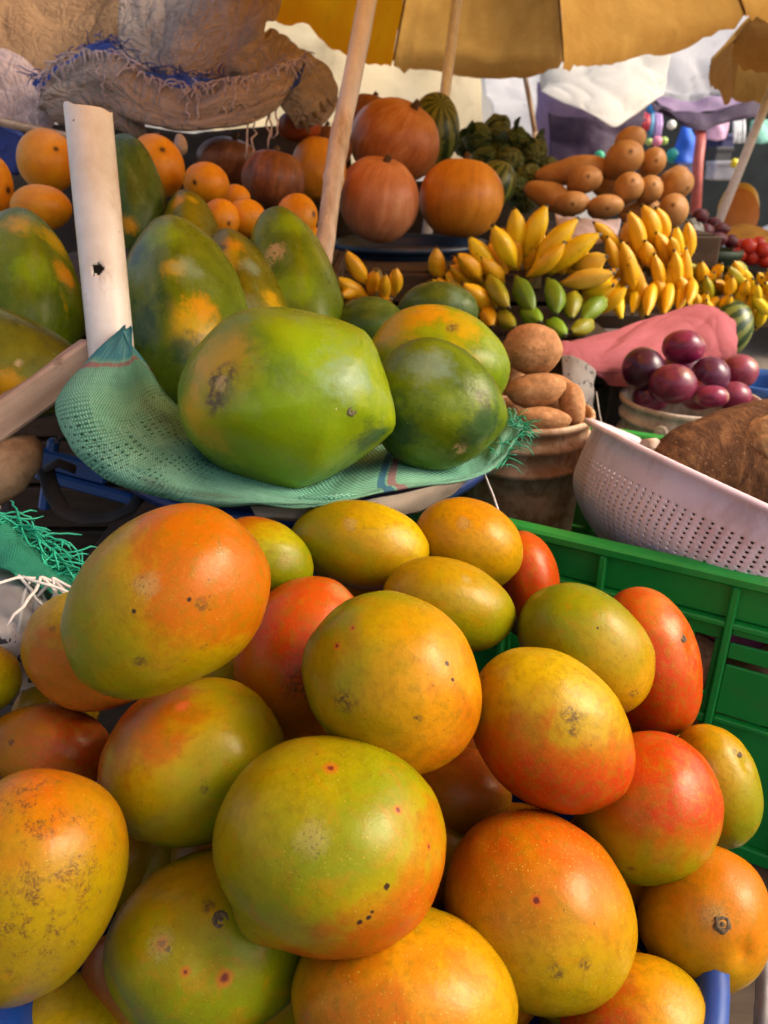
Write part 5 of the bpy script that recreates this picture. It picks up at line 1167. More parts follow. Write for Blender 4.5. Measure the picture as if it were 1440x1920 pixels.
for i, (x, y, r_, lab) in enumerate([(1402,462,16,'top tomato of the cluster beyond the green pail'), (1385,478,14,'leftmost tomato beside the green pail'), (1410,482,16,'front tomato in the middle of the cluster'), (1432,470,15,'tomato at the right frame edge'), (1436,490,13,'low tomato at the right frame edge'), (1388,460,12,'small tomato at the upper left of the cluster'), (1422,455,12,'small tomato at the top back of the cluster')]):
    o, _ = blob('tomato', (x - r_ - 2, y - r_, x + r_ + 2, y + r_), 1.95 + .01 * (i % 3), M_TOM, asp=1.08, dimple=(.1, .4), axis=(.1, 1, .3), namp=.02, seed=i + 320, res=(22, 14)); tag(o, lab, 'tomato', 'tomatoes beyond the green pail')
mb = MB(); mb.lathe([(.002, -.03), (.10, -.03), (.14, 0), (.145, 0), (.105, -.034), (.002, -.034)], 40, P(1425, 495, 1.98)); tag(mb.build('dark_tray', plain('black_plastic', (.02, .02, .022), .5)), 'dark tray under the tomatoes at the right frame edge', 'tray')
# cut pumpkin wedge, orange flesh towards us
o, wi = blob('pumpkin_half', (1345, 342, 1424, 442), 2.45, simple('rind_yellow', (.55, .30, .02), (.66, .42, .04), .5), axis=(.1, 1, .1), asp=1.15, namp=.02, seed=33, res=(32, 24))
tag(o, 'halved pumpkin showing orange flesh and a yellow rim, behind the thin right pole', 'pumpkin')
mb = MB(); ctr = P(1388, 394, 2.35); pts = []
for j in range(6):
    for i in range(28):
        an = 2 * math.pi * i / 28; t = j / 5
        pts.append(P(1388 + 36 * t * math.cos(an), 398 - 46 * t * math.sin(an), 2.372 + .05 * (1 - (1 - t) ** 2) * .2 - .006 * math.sin(t * 3.1)))
mb.grid(pts, 28, 6, cu=True); mb.build('flesh', simple('pumpkin_flesh', (.46, .14, .012), (.56, .20, .02), .55), o)
o = loft('yellow_cloth', [[(1362,425,2.3),(1400,420,2.3),(1450,432,2.3),(1500,440,2.3)], [(1362,445,2.15),(1400,442,2.13),(1450,450,2.13),(1500,455,2.13)], [(1370,462,2.12),(1400,460,2.1),(1450,468,2.1),(1500,470,2.1)]], 24, 12, plain('mustard_cloth', (.58, .30, .02), .8, .25, 12), amp=.01, nsc=12)
tag(o, 'mustard yellow cloth spread under the halved pumpkin', 'cloth')
o, _ = blob('grey_bag', (1262, 408, 1322, 478), 1.90, plain('grey_film', (.16, .17, .15), .35, .35, 25), axis=(.4, 1, .2), asp=1.2, namp=.14, nsc=2.4, seed=9, res=(36, 26)); tag(o, 'crumpled grey-green plastic bag at the foot of the butternut heap', 'bag')
o = loft('lilac_film', [[(1040,398,1.62),(1085,400,1.60),(1125,402,1.60),(1165,410,1.62)], [(1045,425,1.56),(1085,420,1.55),(1130,425,1.55),(1165,440,1.57)], [(1050,460,1.52),(1090,460,1.52),(1130,460,1.52),(1165,465,1.53)]], 30, 16, plain('lilac_plastic', (.40, .33, .36), .3, .3, 20), amp=.01, nsc=16, ridged=True)
tag(o, 'lilac-grey plastic sheet between the butternuts and the bananas', 'sheet')

# ------------------------------------------------------------------ thin leaning pole on the left
def pole(name, pts, rad, mat, label, joints=(), cat='pole'):
    q = []; r_ = []; C_ = [V(p) for p in pts]; K = 60
    for i in range(K):
        t = i / (K - 1); q.append(catmull(C_, t)); rr_ = rad[0] + (rad[1] - rad[0]) * t
        for (tj, w_, h_) in joints: rr_ *= 1 + h_ * math.exp(-((t - tj) / w_) ** 2)
        r_.append(rr_)
    mb = MB(); mb.tube(q, r_, 14, jit=lambda k, i: 1 + .03 * mnoise.noise(V((k * .4, i * .7, 1))))
    return tag(mb.build(name, mat), label, cat)
M_BAM = wood_mat('weathered_cane', (.30, .20, .12), (.55, .42, .30), (1, 1, .15), .6)
def pole_mat():
    g = G('worn_pole'); sp = g.node('ShaderNodeSeparateXYZ'); g.put(sp.inputs[0], g.obj)
    n = g.noise(g.vmul(g.obj, (1, 1, .2)), 60, 5, .7); c_lo = g.ramp(n, [(.35, (.42, .30, .20)), (.62, (.70, .57, .44))]); c_hi = g.ramp(n, [(.3, (.56, .54, .53)), (.7, (.72, .70, .69))])
    col = g.mix(g.step(sp.outputs[2], -.01, .03), c_lo, c_hi); return g.fin(col, .5, .4)
pole('leaning_pole', [P(596, 560, 1.12), P(632, 290, 1.13), P(664, 130, 1.14), P(700, -60, 1.16)], (.0135, .0145), pole_mat(), 'thick leaning pole, taped in the middle, standing between the papayas and the pumpkins', ((.42, .012, .12), (.27, .01, .16), (.36, .05, .08), (.13, .02, .06)))

# ------------------------------------------------------------------ torn brown sacks, upper left
def tarp_mat(name, c1, c2, tr=.25, rough=.7, sc=9, crk=.38):
    g = G(name); n = g.noise(g.uv, sc, 5, .6); n2 = g.noise(g.vmul(g.uv, (1, 3, 1)), 26, 6, .7)
    col = g.ramp(g.math('ADD', g.math('MULTIPLY', n, .65), g.math('MULTIPLY', n2, .35)), [(.35, c1), (.65, c2)])
    d = g.math('MULTIPLY', g.step(g.noise(g.uv, 5, 6, .7), .55, .7), .35); col = g.mix(d, col, tuple(x * .5 for x in c1))
    wu = g.vmul(g.uv, (1, .55, 1)); cr_ = g.math('ABSOLUTE', g.math('SUBTRACT', g.noise(g.vadd(wu, (3, 1, 0)), 20, 3, .55, 1.2), .5)); cr2 = g.math('ABSOLUTE', g.math('SUBTRACT', g.noise(g.vadd(g.vmul(g.uv, (.6, 1, 1)), (7, 5, 0)), 34, 3, .55, .8), .5))
    col = g.mix(g.math('MULTIPLY', g.step(cr_, .022, .004), .4 * crk), col, tuple(x * .45 for x in c1))
    g.bump(g.math('ADD', g.math('MULTIPLY', n2, .8), g.math('ADD', g.math('MULTIPLY', g.step(cr_, 0, .09), 2.0), g.math('MULTIPLY', g.step(cr2, 0, .08), .9))), crk, .007)
    return g.fin(col, rough, .3, trans=(col, tr) if tr else None)
M_SACK = tarp_mat('brown_sacking', (.29, .225, .175), (.44, .355, .29), .12, crk=.6)
M_SACK2 = tarp_mat('dusky_sacking', (.26, .20, .155), (.38, .31, .25), .15, crk=.6)
M_BROWN = tarp_mat('brown_tarp', (.34, .18, .08), (.48, .28, .13), .35)
M_MAUVE = tarp_mat('mauve_sack', (.42, .28, .24), (.56, .41, .36), .15)
M_LIN = plain('blue_lining', (.012, .035, .22), .6, .4, 30)
M_FR = plain('frayed_thread', (.42, .35, .36), .7, .35, 90)
o = loft('brown_tarp', [[(-260,-260,1.75),(-60,-260,1.80),(120,-250,1.80),(260,-230,1.75),(400,-200,1.7)], [(-260,-60,1.72),(-60,-60,1.78),(90,-60,1.80),(240,-60,1.74),(330,-60,1.68)], [(-260,60,1.66),(-60,60,1.70),(90,70,1.72),(190,60,1.68),(260,50,1.62)], [(-260,160,1.62),(-60,150,1.64),(70,150,1.65),(170,130,1.62),(240,110,1.58)]], 120, 90, M_BROWN, amp=.035, nsc=4, seed=11, ridged=True, ani=(1.2, .5))
tag(o, 'orange-brown tarpaulin hanging in the top corner behind the torn sack', 'tarpaulin')
o = loft('mauve_sack', [[(-160,60,1.50),(-40,70,1.50),(40,110,1.49),(95,160,1.47),(120,215,1.46)], [(-160,140,1.45),(-40,150,1.45),(30,175,1.44),(75,205,1.43),(100,235,1.43)], [(-160,240,1.44),(-40,235,1.44),(20,238,1.43),(60,245,1.42),(90,255,1.42)]], 90, 60, M_MAUVE, amp=.012, nsc=9, seed=12, ridged=True)
tag(o, 'mauve sack with faint marks at the left edge below the brown tarpaulin', 'sack')
ts = empty('torn_sack', P(330, 200, 1.40), 'torn brown sack with a blue lining and frayed edges, draped above the oranges', 'sack')
# upper sheet
loft('upper_sheet', [[(240,-180,1.55),(310,-180,1.56),(400,-160,1.56),(480,-120,1.55),(540,-60,1.54)], [(225,-20,1.50),(300,-20,1.50),(390,-10,1.50),(470,0,1.50),(520,35,1.50)], [(212,70,1.45),(290,75,1.43),(370,75,1.43),(445,65,1.44),(500,50,1.46)], [(205,90,1.43),(285,122,1.40),(370,134,1.40),(440,120,1.42),(495,90,1.44)], [(215,130,1.44),(290,170,1.42),(370,180,1.42),(440,170,1.43),(500,140,1.45)]], 150, 110, M_SACK, ts, amp=.022, nsc=7, seed=13, ridged=True, ani=(1.2, .45))
# right fold
loft('side_fold', [[(510,42,1.47),(540,60,1.48),(585,88,1.50),(620,125,1.54),(650,175,1.58)], [(468,80,1.42),(510,88,1.41),(560,100,1.42),(600,150,1.47),(640,205,1.53)], [(430,116,1.40),(480,130,1.385),(545,140,1.38),(580,185,1.42),(610,240,1.48)], [(440,150,1.40),(490,170,1.39),(530,190,1.39),(545,215,1.41),(560,250,1.46)]], 100, 80, M_SACK2, ts, amp=.018, nsc=9, seed=14, ridged=True, ani=(1.2, .5))
# lining strip behind the torn edge
loft('lining', [[(60,152,1.42),(120,115,1.41),(195,76,1.40),(270,132,1.385),(350,142,1.375),(430,150,1.375),(500,138,1.37),(570,108,1.385)], [(75,185,1.40),(125,150,1.385),(195,110,1.38),(270,150,1.365),(350,180,1.355),(430,178,1.355),(500,165,1.355),(570,130,1.375)], [(90,215,1.40),(130,190,1.39),(200,160,1.39),(270,190,1.37),(350,215,1.36),(430,210,1.36),(500,195,1.36),(560,160,1.38)]], 80, 22, M_LIN, ts, amp=.006, nsc=16, seed=15, edge=.004)
# hanging flap: torn top edge, rolled lower edge
FE = [(72,172,1.385),(95,128,1.38),(130,105,1.37),(175,95,1.36),(225,104,1.35),(270,136,1.345),(345,160,1.335),(420,148,1.335),(490,138,1.34),(545,120,1.355),(572,106,1.37)]
loft('torn_flap', [FE, [(68,185,1.37),(92,150,1.36),(130,135,1.345),(175,130,1.33),(225,148,1.32),(272,178,1.315),(345,196,1.31),(420,185,1.31),(490,172,1.315),(540,155,1.335),(565,130,1.36)],
      [(72,200,1.37),(100,185,1.355),(140,170,1.34),(185,165,1.325),(230,185,1.315),(275,210,1.31),(345,222,1.305),(420,213,1.305),(485,200,1.31),(530,180,1.33),(555,150,1.355)],
      [(78,212,1.38),(108,225,1.37),(150,222,1.35),(195,215,1.335),(240,228,1.325),(285,240,1.32),(345,246,1.315),(410,245,1.315),(475,238,1.32),(520,210,1.335),(545,175,1.36)],
      [(90,205,1.42),(115,222,1.42),(150,220,1.41),(195,212,1.40),(240,222,1.39),(290,234,1.385),(345,240,1.38),(410,240,1.38),(470,232,1.385),(510,205,1.40),(535,175,1.42)]], 220, 84, M_SACK, ts, amp=.015, nsc=10, seed=16, edge=.003, ridged=True, ani=(.5, 1.1))
loft('under_fold', [[(85,195,1.37),(130,170,1.35),(180,162,1.34),(220,170,1.34),(255,195,1.35)], [(90,215,1.36),(140,200,1.34),(195,195,1.325),(240,215,1.33),(275,240,1.345)], [(110,238,1.37),(160,236,1.35),(210,238,1.34),(260,262,1.345),(295,266,1.36)], [(120,236,1.41),(165,235,1.40),(215,238,1.39),(262,255,1.39),(300,255,1.40)]], 90, 60, M_SACK2, ts, amp=.006, nsc=12, seed=17, ridged=True, ani=(.6, 1))
fringe('frayed_edge', [P(x, y, d - .006) for x, y, d in FE], M_FR, ts, 170, (.015, .05), .0014, 1.3, .9, 21, V((0, -.5, -.1)))
fringe('lining_fray', [P(*q) for q in [(60,148,1.41),(120,112,1.40),(195,74,1.39),(270,125,1.375),(350,138,1.365),(430,144,1.365)]], plain('blue_thread', (.03, .05, .22), .7, .3, 90), ts, 90, (.01, .04), .0010, 1.1, .3, 22, V((0, -.5, .3)))
mb = MB(); rr = random.Random(9)
for (x, y, L, dd) in ((423,160,75,1.315),(440,165,60,1.315),(468,150,150,1.32),(505,190,90,1.33),(512,185,75,1.33),(196,140,40,1.32),(186,120,30,1.32),(372,185,50,1.31),(355,190,38,1.31),(520,200,60,1.335),(478,230,60,1.33),(70,190,45,1.37),(55,195,50,1.38)):
    q = [P(x, y, dd)]
    for s_ in range(1, 7): q.append(P(x + rr.uniform(-5, 5) - s_ * .6, y + L * s_ / 6, dd + rr.uniform(-.004, .004)))
    mb = MB(); mb.tube(q, [.0017] * 6 + [.0009], 5); mb.build('loose_thread', M_FR, ts)
bar('wooden_stick', P(-60, 215, 1.36), P(135, 258, 1.33), .014, .014, M_BAM, 'thin wooden stick lying over the oranges at the left edge', 'stick', bev=.005)
mb = MB(); mb.box(P(-6, 275, 1.38), (.09, .02, .075), Matrix.Rotation(.3, 3, 'Y'), .006); mb.box(P(-16, 268, 1.372), (.06, .012, .02), Matrix.Rotation(.3, 3, 'Y'), .004); tag(mb.build('plastic_crate', M_LIN), 'dark blue plastic crate rim in the shade below the wooden stick', 'crate')
o, _ = blob('garlic_clove', (326, 250, 352, 292), 1.30, plain('papery_peel', (.40, .30, .22), .6, .3, 40), ang=100, asp=1.4, egg=.15, res=(20, 14)); tag(o, 'pale papery clove hanging under the torn sack flap', 'garlic')

M_SHADE = plain('shade_backing', (.022, .017, .013), .9, .4, 10)  # near-black backing that stands in for shade in the gaps
o = loft('shade_backing', [[(-120,215,1.72),(120,225,1.74),(330,235,1.76),(520,225,1.80),(660,250,1.86)], [(-120,330,1.66),(120,330,1.68),(330,340,1.70),(520,340,1.74),(660,350,1.80)], [(-120,520,1.64),(120,520,1.66),(330,520,1.68),(520,520,1.70),(660,520,1.76)]], 40, 24, M_SHADE, amp=.02, nsc=5, seed=31, ridged=True)
tag(o, 'added dark backing standing for the shade behind the oranges and brown squashes', 'cloth')  # sheet added where only shade shows behind the oranges
o = loft('shade_backing', [[(640,330,2.22),(780,335,2.24),(900,345,2.26),(1000,350,2.26),(1080,350,2.26)], [(640,420,2.16),(780,420,2.18),(900,420,2.20),(1000,420,2.20),(1080,420,2.20)], [(640,500,2.14),(780,500,2.16),(900,500,2.18),(1000,500,2.18),(1080,500,2.18)]], 40, 20, M_SHADE, amp=.02, nsc=5, seed=32, ridged=True)
tag(o, 'added dark backing standing for the shade under the leafy greens and pumpkins', 'cloth')  # another added sheet, painting the shade below greens and pumpkins

o = loft('shade_backing', [[(1075,690,1.42),(1130,690,1.44),(1190,700,1.44),(1250,710,1.44)], [(1075,780,1.40),(1130,780,1.40),(1190,780,1.40),(1250,780,1.40)], [(1075,900,1.38),(1130,900,1.38),(1190,900,1.38),(1250,900,1.38)]], 20, 16, M_SHADE, amp=.01, nsc=9, seed=35, ridged=True)
tag(o, 'added dark backing standing for the shade between the potato bucket and the onion bucket', 'cloth')  # added so the gap beside the buckets reads as shade

o = loft('white_sack', [[(1412,1700,.62),(1440,1690,.62),(1500,1690,.62)], [(1408,1800,.58),(1440,1790,.57),(1500,1790,.57)], [(1412,1880,.56),(1440,1880,.55),(1500,1880,.55)], [(1415,1960,.55),(1440,1960,.54),(1500,1960,.54)]], 24, 40, M_WSACK, amp=.006, nsc=14, seed=41, ridged=True)
tag(o, 'white woven sack showing as a sliver beside the blue basin rim, bottom corner', 'sack')
# ------------------------------------------------------------------ parasols
def canopy_mat(name, c1, c2, tr):
    g = G(name); n = g.noise(g.obj, 4, 5, .6); n2 = g.noise(g.obj, 30, 4, .6)
    col = g.ramp(g.math('ADD', g.math('MULTIPLY', n, .75), g.math('MULTIPLY', n2, .25)), [(.35, c1), (.65, c2)])
    st = g.math('MULTIPLY', g.step(g.noise(g.obj, 7, 6, .7), .56, .72), .3); col = g.mix(st, col, tuple(x * .5 for x in c1)); w1 = g.noise(g.vmul(g.obj, (2.5, 2.5, 9)), 3, 4, .6, .8); g.bump(g.math('ADD', n2, g.math('MULTIPLY', g.step(g.math('ABSOLUTE', g.math('SUBTRACT', w1, .5)), 0, .12), 1.5)), .35, .012)
    return g.fin(col, .8, .2, trans=(col, tr))
M_CAN = canopy_mat('tan_canopy', (.34, .17, .035), (.50, .28, .07), .58)
M_CAN2 = canopy_mat('orange_canopy', (.94, .30, .003), (.96, .38, .005), .85)
M_ROD = plain('grey_metal', (.82, .84, .86), .4, .12, 60)
M_SEAM = plain('seam_tape', (.16, .08, .02), .8)
def parasol(label, apex, rim, mats, pole_pts, sag=.045, prad=.014, hem=.05):
    e = empty('market_parasol', pole_pts[0], label, 'parasol', 'parasols over the stalls')
    n = len(rim); NU, NVV = 36, 28
    ribs = MB()
    for k in range(n):
        a, b = V(rim[k]), V(rim[(k + 1) % n]); pts = []
        for j in range(NVV):
            t = j / (NVV - 1)
            for i in range(NU):
                s_ = i / (NU - 1); edge_ = a.lerp(b, s_); inw = (V(apex) - edge_); inw.z = 0
                sc = 4 * s_ * (1 - s_)
                p = V(apex).lerp(edge_, t); p.z += .10 * math.sin(math.pi * t) * (1 - .55 * sc)     # cambered ribs, slack cloth between them
                p += inw.normalized() * sc * .05 * t * t; p.z -= sag * sc * t * (1.15 - t) * 2.2
                near = max(0, 1 - min(s_, 1 - s_) * 7) * max(0, t - .6) * 2.5
                p.z += .02 * mnoise.noise(p * 6 + V((k, 0, 0))) + .010 * (1 - abs(mnoise.noise(p * 8 + V((0, k, 0))))) ** 4 + .014 * near * math.sin(s_ * 90)
                pts.append(p)
        rowl = pts[-NU:]
        for i in range(NU):                                     # short hanging hem
            s_ = i / (NU - 1); sc = 4 * s_ * (1 - s_)
            pts.append(rowl[i] + V((0, 0, -hem * (.35 + .65 * sc ** .5) - .006 * math.sin(s_ * 17 + k))))
        mb = MB(); mb.grid(pts, NU, NVV + 1); mb.build('canopy_panel', mats[k % len(mats)], e)
        ribs.tube([V(apex).lerp(a, t) + V((0, 0, .10 * math.sin(math.pi * t) - .006)) for t in [q / 12 for q in range(13)]], .0035, 6)
    ribs.build('rib_frame', M_SEAM, e)
    mb = MB(); mb.tube(pole_pts, prad, 14); mb.tube([V(pole_pts[-1]) - V((0, 0, .05)), V(pole_pts[-1]) + V((0, 0, .06))], [prad * 2, prad * 1.2], 12); mb.build('pole', M_ROD, e)
    return e
ap = V((.22, 1.92, CZ + .84)); hh = .335
T0 = P(452, -30, 1.62); T1 = P(738, 108, 2.62); T2 = P(1057, 112, 2.76); T3 = P(1398, 22, 1.98)
rim = [T0, T1, T2, T3, V((.98, 1.25, CZ + .37)), V((.60, .22, CZ + .50)), V((-.50, .25, CZ + .50))]  # unseen near rim points reach over the camera, shaped to shade the mangoes
pbase = P(826, 240, 1.98); pb2 = pbase + (pbase - P(862, -40, 2.0)) * .8
parasol('big tan and orange market parasol sheltering the pumpkins and bananas', ap, rim, [M_CAN2, M_CAN, M_CAN, M_CAN, M_CAN, M_CAN2, M_CAN2], [pb2, pbase, P(862, -40, 2.0), ap])
r2c = V((1.75, 2.55, CZ + .85)); rim2 = []
for k in range(8):
    an = math.pi + 2 * math.pi * k / 8 + .06; rim2.append(V((1.75 + .78 * math.cos(an), 2.55 + .95 * math.sin(an), CZ + .33 + .03 * math.cos(an))))
parasol('brown-yellow parasol at the right edge with a ragged drooping hem', r2c, rim2, [M_CAN], [P(1338, 440, 2.25), P(1440, 185, 2.28), P(1500, 30, 2.35), r2c], sag=.09, prad=.013, hem=.10)
# thin distant pole
mb = MB(); mb.tube([P(1003, 250, 2.75), P(995, 200, 2.75), P(980, 120, 2.78), P(972, 60, 2.8)], .009, 10); mb.tube([P(1003, 250, 2.75), P(1006, 300, 2.75)], .012, 10)
tag(mb.build('thin_pole', M_BAM), 'thin pole behind the leafy greens, against the bright gap', 'pole')

# ------------------------------------------------------------------ tables and risers
M_TAB = wood_mat('dark_boards', (.028, .018, .011), (.07, .045, .028), (.15, 1, 1))
def table(label, x0, x1, y0, y1, z, legs=True, name='market_table', cat='table', th=.03):
    e = empty(name, ((x0 + x1) / 2, (y0 + y1) / 2, 0 if legs else z - .1), label, cat)
    mb = MB(); n = max(3, int((y1 - y0) / .14))
    for k in range(n):
        a = y0 + (y1 - y0) * k / n; b = y0 + (y1 - y0) * (k + 1) / n - .006
        mb.box(((x0 + x1) / 2, (a + b) / 2, z - th / 2 + rr.uniform(-.002, .002)), (x1 - x0, b - a, th), None, .003)
    mb.build('tabletop', M_TAB, e)
    if legs:
        for sx in (x0 + .06, x1 - .06):
            for sy in (y0 + .06, y1 - .06):
                mb = MB(); mb.box((sx, sy, (z - th) / 2), (.06, .06, z - th), None, .004); mb.build('leg', M_TAB, e)
    return e
def riser(label, x0, x1, y0, y1, z0, z1):
    e = empty('wooden_box', ((x0 + x1) / 2, (y0 + y1) / 2, z0), label, 'box')
    mb = MB(); n = max(2, int((z1 - z0) / .07))
    for k in range(n):
        a = z0 + (z1 - z0) * k / n + .004; b = z0 + (z1 - z0) * (k + 1) / n - .004
        for yy in (y0, y1): mb.box(((x0 + x1) / 2, yy, (a + b) / 2), (x1 - x0, .014, b - a), None, .002)
        for xx in (x0, x1): mb.box((xx, (y0 + y1) / 2, (a + b) / 2), (.014, y1 - y0 - .016, b - a), None, .002)
    mb.build('slats', M_TAB, e); mb = MB(); mb.box(((x0 + x1) / 2, (y0 + y1) / 2, z1 - .006), (x1 - x0 - .016, y1 - y0 - .016, .012)); mb.build('lid', M_TAB, e)
table('low dark board table under the mangoes, crate and papayas', -.75, .95, .08, 1.64, CZ - .62)
table('higher dark board table under the pumpkins and butternuts', -.95, 1.45, 1.66, 2.50, CZ - .30)
riser('dark wooden box under the two large banana bunches', .04, .40, 1.34, 1.60, CZ - .62, CZ - .28)
riser('dark wooden box under the pink cloth', .50, .95, 1.40, 1.62, CZ - .62, CZ - .42)
riser('dark wooden box lifting the basin of papayas', -.34, .10, .72, 1.10, CZ - .62, CZ - .415)
riser('dark wooden box under the oranges and upright papayas', -.60, -.08, 1.13, 1.60, CZ - .62, CZ - .16)
riser('dark wooden box under the blue tray of pumpkins', -.12, .36, 1.46, 1.92, CZ - .30, CZ - .185)
riser('dark wooden box under the butternut heap', .36, .74, 1.80, 2.22, CZ - .30, CZ - .15)

# ------------------------------------------------------------------ ground and the market beyond
g = G('dusty_ground'); n = g.noise(g.obj, .8, 6, .65); n2 = g.noise(g.obj, 14, 6, .7)
g.bump(n2, .4, .02)
mg = g.fin(g.ramp(g.math('ADD', g.math('MULTIPLY', n, .5), g.math('MULTIPLY', n2, .5)), [(.35, (.15, .115, .08)), (.65, (.27, .215, .16))]), .9, .2)
mb = MB(); mb.grid([V((-80 + 160 * i / 12, -60 + 180 * j / 12, 0)) for j in range(13) for i in range(13)], 13, 13); tag(mb.build('ground', mg, loc=(0, 0, 0)), kind='structure')

M_CREAM = tarp_mat('cream_tarp', (.84, .74, .52), (.90, .83, .66), .72, sc=3, crk=.12)
M_WHITE = tarp_mat('white_tarp', (.76, .73, .67), (.86, .83, .77), .55, sc=4, crk=.14)
M_WHITE2 = tarp_mat('bright_tarp', (.86, .86, .88), (.92, .92, .93), .75, sc=4, crk=.10)
M_PUR = tarp_mat('purple_cloth', (.035, .020, .045), (.07, .042, .085), .1, sc=5, crk=.15)
M_LILAC = tarp_mat('lilac_cloth', (.30, .21, .36), (.46, .34, .50), .4, sc=5, crk=.15)
def sheet(name, rows, nu, nv, m, label, cat='tarpaulin', **k):
    return tag(loft(name, rows, nu, nv, m, **k), label, cat)
sheet('cream_tarpaulin', [[(380,-60,3.3),(520,-10,3.4),(640,40,3.5),(760,70,3.6),(850,90,3.6),(905,100,3.6)], [(400,60,3.3),(520,80,3.4),(640,110,3.45),(760,130,3.55),(850,150,3.55),(905,150,3.6)], [(400,330,3.3),(520,330,3.4),(640,330,3.5),(760,330,3.55),(850,330,3.55),(912,330,3.6)]], 60, 30, M_CREAM, 'cream tarpaulin hanging as a back wall behind the pumpkins', amp=.03, nsc=3, ridged=True)
sheet('white_tarpaulin', [[(905,95,5.2),(960,95,5.3),(1020,95,5.3),(1080,95,5.3)], [(910,160,5.1),(960,165,5.1),(1020,170,5.1),(1080,170,5.1)], [(925,215,4.9),(965,222,4.9),(1020,225,4.9),(1080,225,4.9)], [(930,330,4.9),(965,330,4.9),(1020,330,4.9),(1080,330,4.9)]], 30, 30, M_WHITE2, 'bright white tarpaulin in the gap beside the thin pole', amp=.05, nsc=2.5, ridged=True)
sheet('pale_awning', [[(1005,160,3.3),(1050,70,3.7),(1130,30,3.9),(1220,10,3.9),(1262,10,3.8)], [(1012,162,3.2),(1060,120,3.3),(1135,95,3.4),(1215,85,3.5),(1258,90,3.5)], [(1040,178,3.1),(1090,165,3.1),(1145,160,3.1),(1205,150,3.2),(1252,150,3.3)], [(1075,198,3.05),(1115,208,3.0),(1160,226,2.98),(1200,205,3.1),(1250,170,3.25)]], 60, 36, M_WHITE, 'sagging pale canvas awning with a drooping corner above the butternuts', 'awning', amp=.03, nsc=3.5, seed=3, ridged=True)
sheet('white_awning', [[(1235,-10,4.6),(1300,-20,4.7),(1380,-20,4.7),(1470,0,4.6)], [(1232,90,4.3),(1300,90,4.3),(1380,90,4.3),(1470,100,4.3)], [(1228,160,4.1),(1290,165,4.1),(1360,160,4.1),(1470,170,4.1)], [(1232,182,4.1),(1290,190,4.1),(1370,182,4.1),(1470,196,4.1)]], 50, 30, M_WHITE2, 'bright white awning stretched behind the brown-yellow parasol', 'awning', amp=.05, nsc=2.5, seed=7, ridged=True)
sheet('lilac_valance', [[(1225,180,4.0),(1290,188,4.0),(1370,182,4.0),(1440,192,4.0)], [(1235,205,3.95),(1290,212,3.93),(1360,204,3.95),(1440,205,3.98)]], 40, 10, M_LILAC, 'thin lilac strip hanging along the bright white awning', 'cloth', amp=.02, nsc=6)
sheet('purple_drape', [[(1222,185,3.85),(1270,205,3.84),(1320,210,3.84),(1370,200,3.85),(1440,186,3.9)], [(1232,205,3.82),(1275,222,3.8),(1320,230,3.8),(1365,222,3.82),(1440,205,3.9)], [(1250,212,3.82),(1285,238,3.8),(1320,246,3.8),(1350,234,3.82),(1440,214,3.9)]], 40, 16, M_PUR, 'dark purple drape sagging below the bright white awning', 'cloth', amp=.03, nsc=5)
sheet('lilac_curtain', [[(1005,150,4.0),(1040,165,3.9),(1090,190,3.8),(1150,215,3.8),(1200,225,3.8)], [(1008,200,3.95),(1040,205,3.85),(1090,212,3.8),(1150,222,3.8),(1200,232,3.8)], [(1010,320,3.9),(1030,320,3.88),(1032,320,3.86),(1034,320,3.86),(1036,320,3.86)]], 40, 24, M_LILAC, 'lilac curtain hanging under the sagging pale awning', 'curtain', amp=.03, nsc=4)
sheet('purple_curtain', [[(1028,208,3.76),(1075,212,3.74),(1125,218,3.74),(1160,210,3.74),(1215,185,3.78)], [(1030,260,3.76),(1075,262,3.73),(1125,264,3.70),(1160,264,3.74),(1200,262,3.76)], [(1030,340,3.76),(1075,340,3.74),(1125,340,3.72),(1160,340,3.74),(1200,340,3.76)]], 46, 24, M_PUR, 'dark purple curtain behind the butternut heap', 'curtain', amp=.03, nsc=5, ridged=True)
# a stall of hanging goods
bk = MB(); bk.box(P(1330, 275, 6.3), (1.6, .05, 1.5)); tag(bk.build('stall_back', plain('dark_stall_cloth', (.016, .022, .022), .9, .5, 4)), 'dark back of the far stall of hanging goods', 'stall')
def hang(name, px, y0, y1, d, r, col, label, cat, n=3, sp=4):
    mb = MB(); m = plain('strand_' + name, col, .45, .3, 30)
    for k in range(n):
        x = px + (k - (n - 1) / 2) * sp; mb.tube([P(x, y0, d), P(x + rr.uniform(-2, 2), (y0 + y1) / 2, d), P(x + rr.uniform(-3, 3), y1, d)], [r, r * 1.2, r * .8], 6)
    return tag(mb.build(name, m), label, cat, 'goods hanging in the far stall')
hang('beaded_strand', 1200, 192, 245, 5.4, .012, (.60, .22, .36), 'pink strands hanging in the far stall, nearest the pale awning', 'beads', 3, 6)
hang('red_ribbon', 1209, 215, 246, 5.3, .028, (.45, .02, .04), 'red ribbons hanging beside the pink strands in the far stall', 'ribbon', 2, 6)
hang('blue_rod', 1220, 200, 258, 5.3, .022, (.06, .22, .38), 'blue-grey tube hanging in the far stall', 'tube', 1)
hang('lilac_strand', 1233, 205, 262, 5.3, .018, (.42, .26, .55), 'lilac strands hanging in the far stall', 'beads', 2, 5)
hang('white_strand', 1385, 215, 268, 5.2, .010, (.70, .72, .74), 'white bead strands hanging in the far stall near the right pole', 'beads', 4, 6)
def ball(name, x, y, r_, d, col, label, cat, axs=None):
    o, _ = blob(name, (x - r_, y - r_, x + r_, y + r_), d, plain('bright_' + name, col, .4, .15, 10), res=(24, 16), namp=.03, seed=int(x)); return tag(o, label, cat, 'goods hanging in the far stall')
ball('blue_ball', 1221, 205, 9, 5.2, (.02, .20, .55), 'blue ball at the top of the hanging tube in the far stall', 'ball')
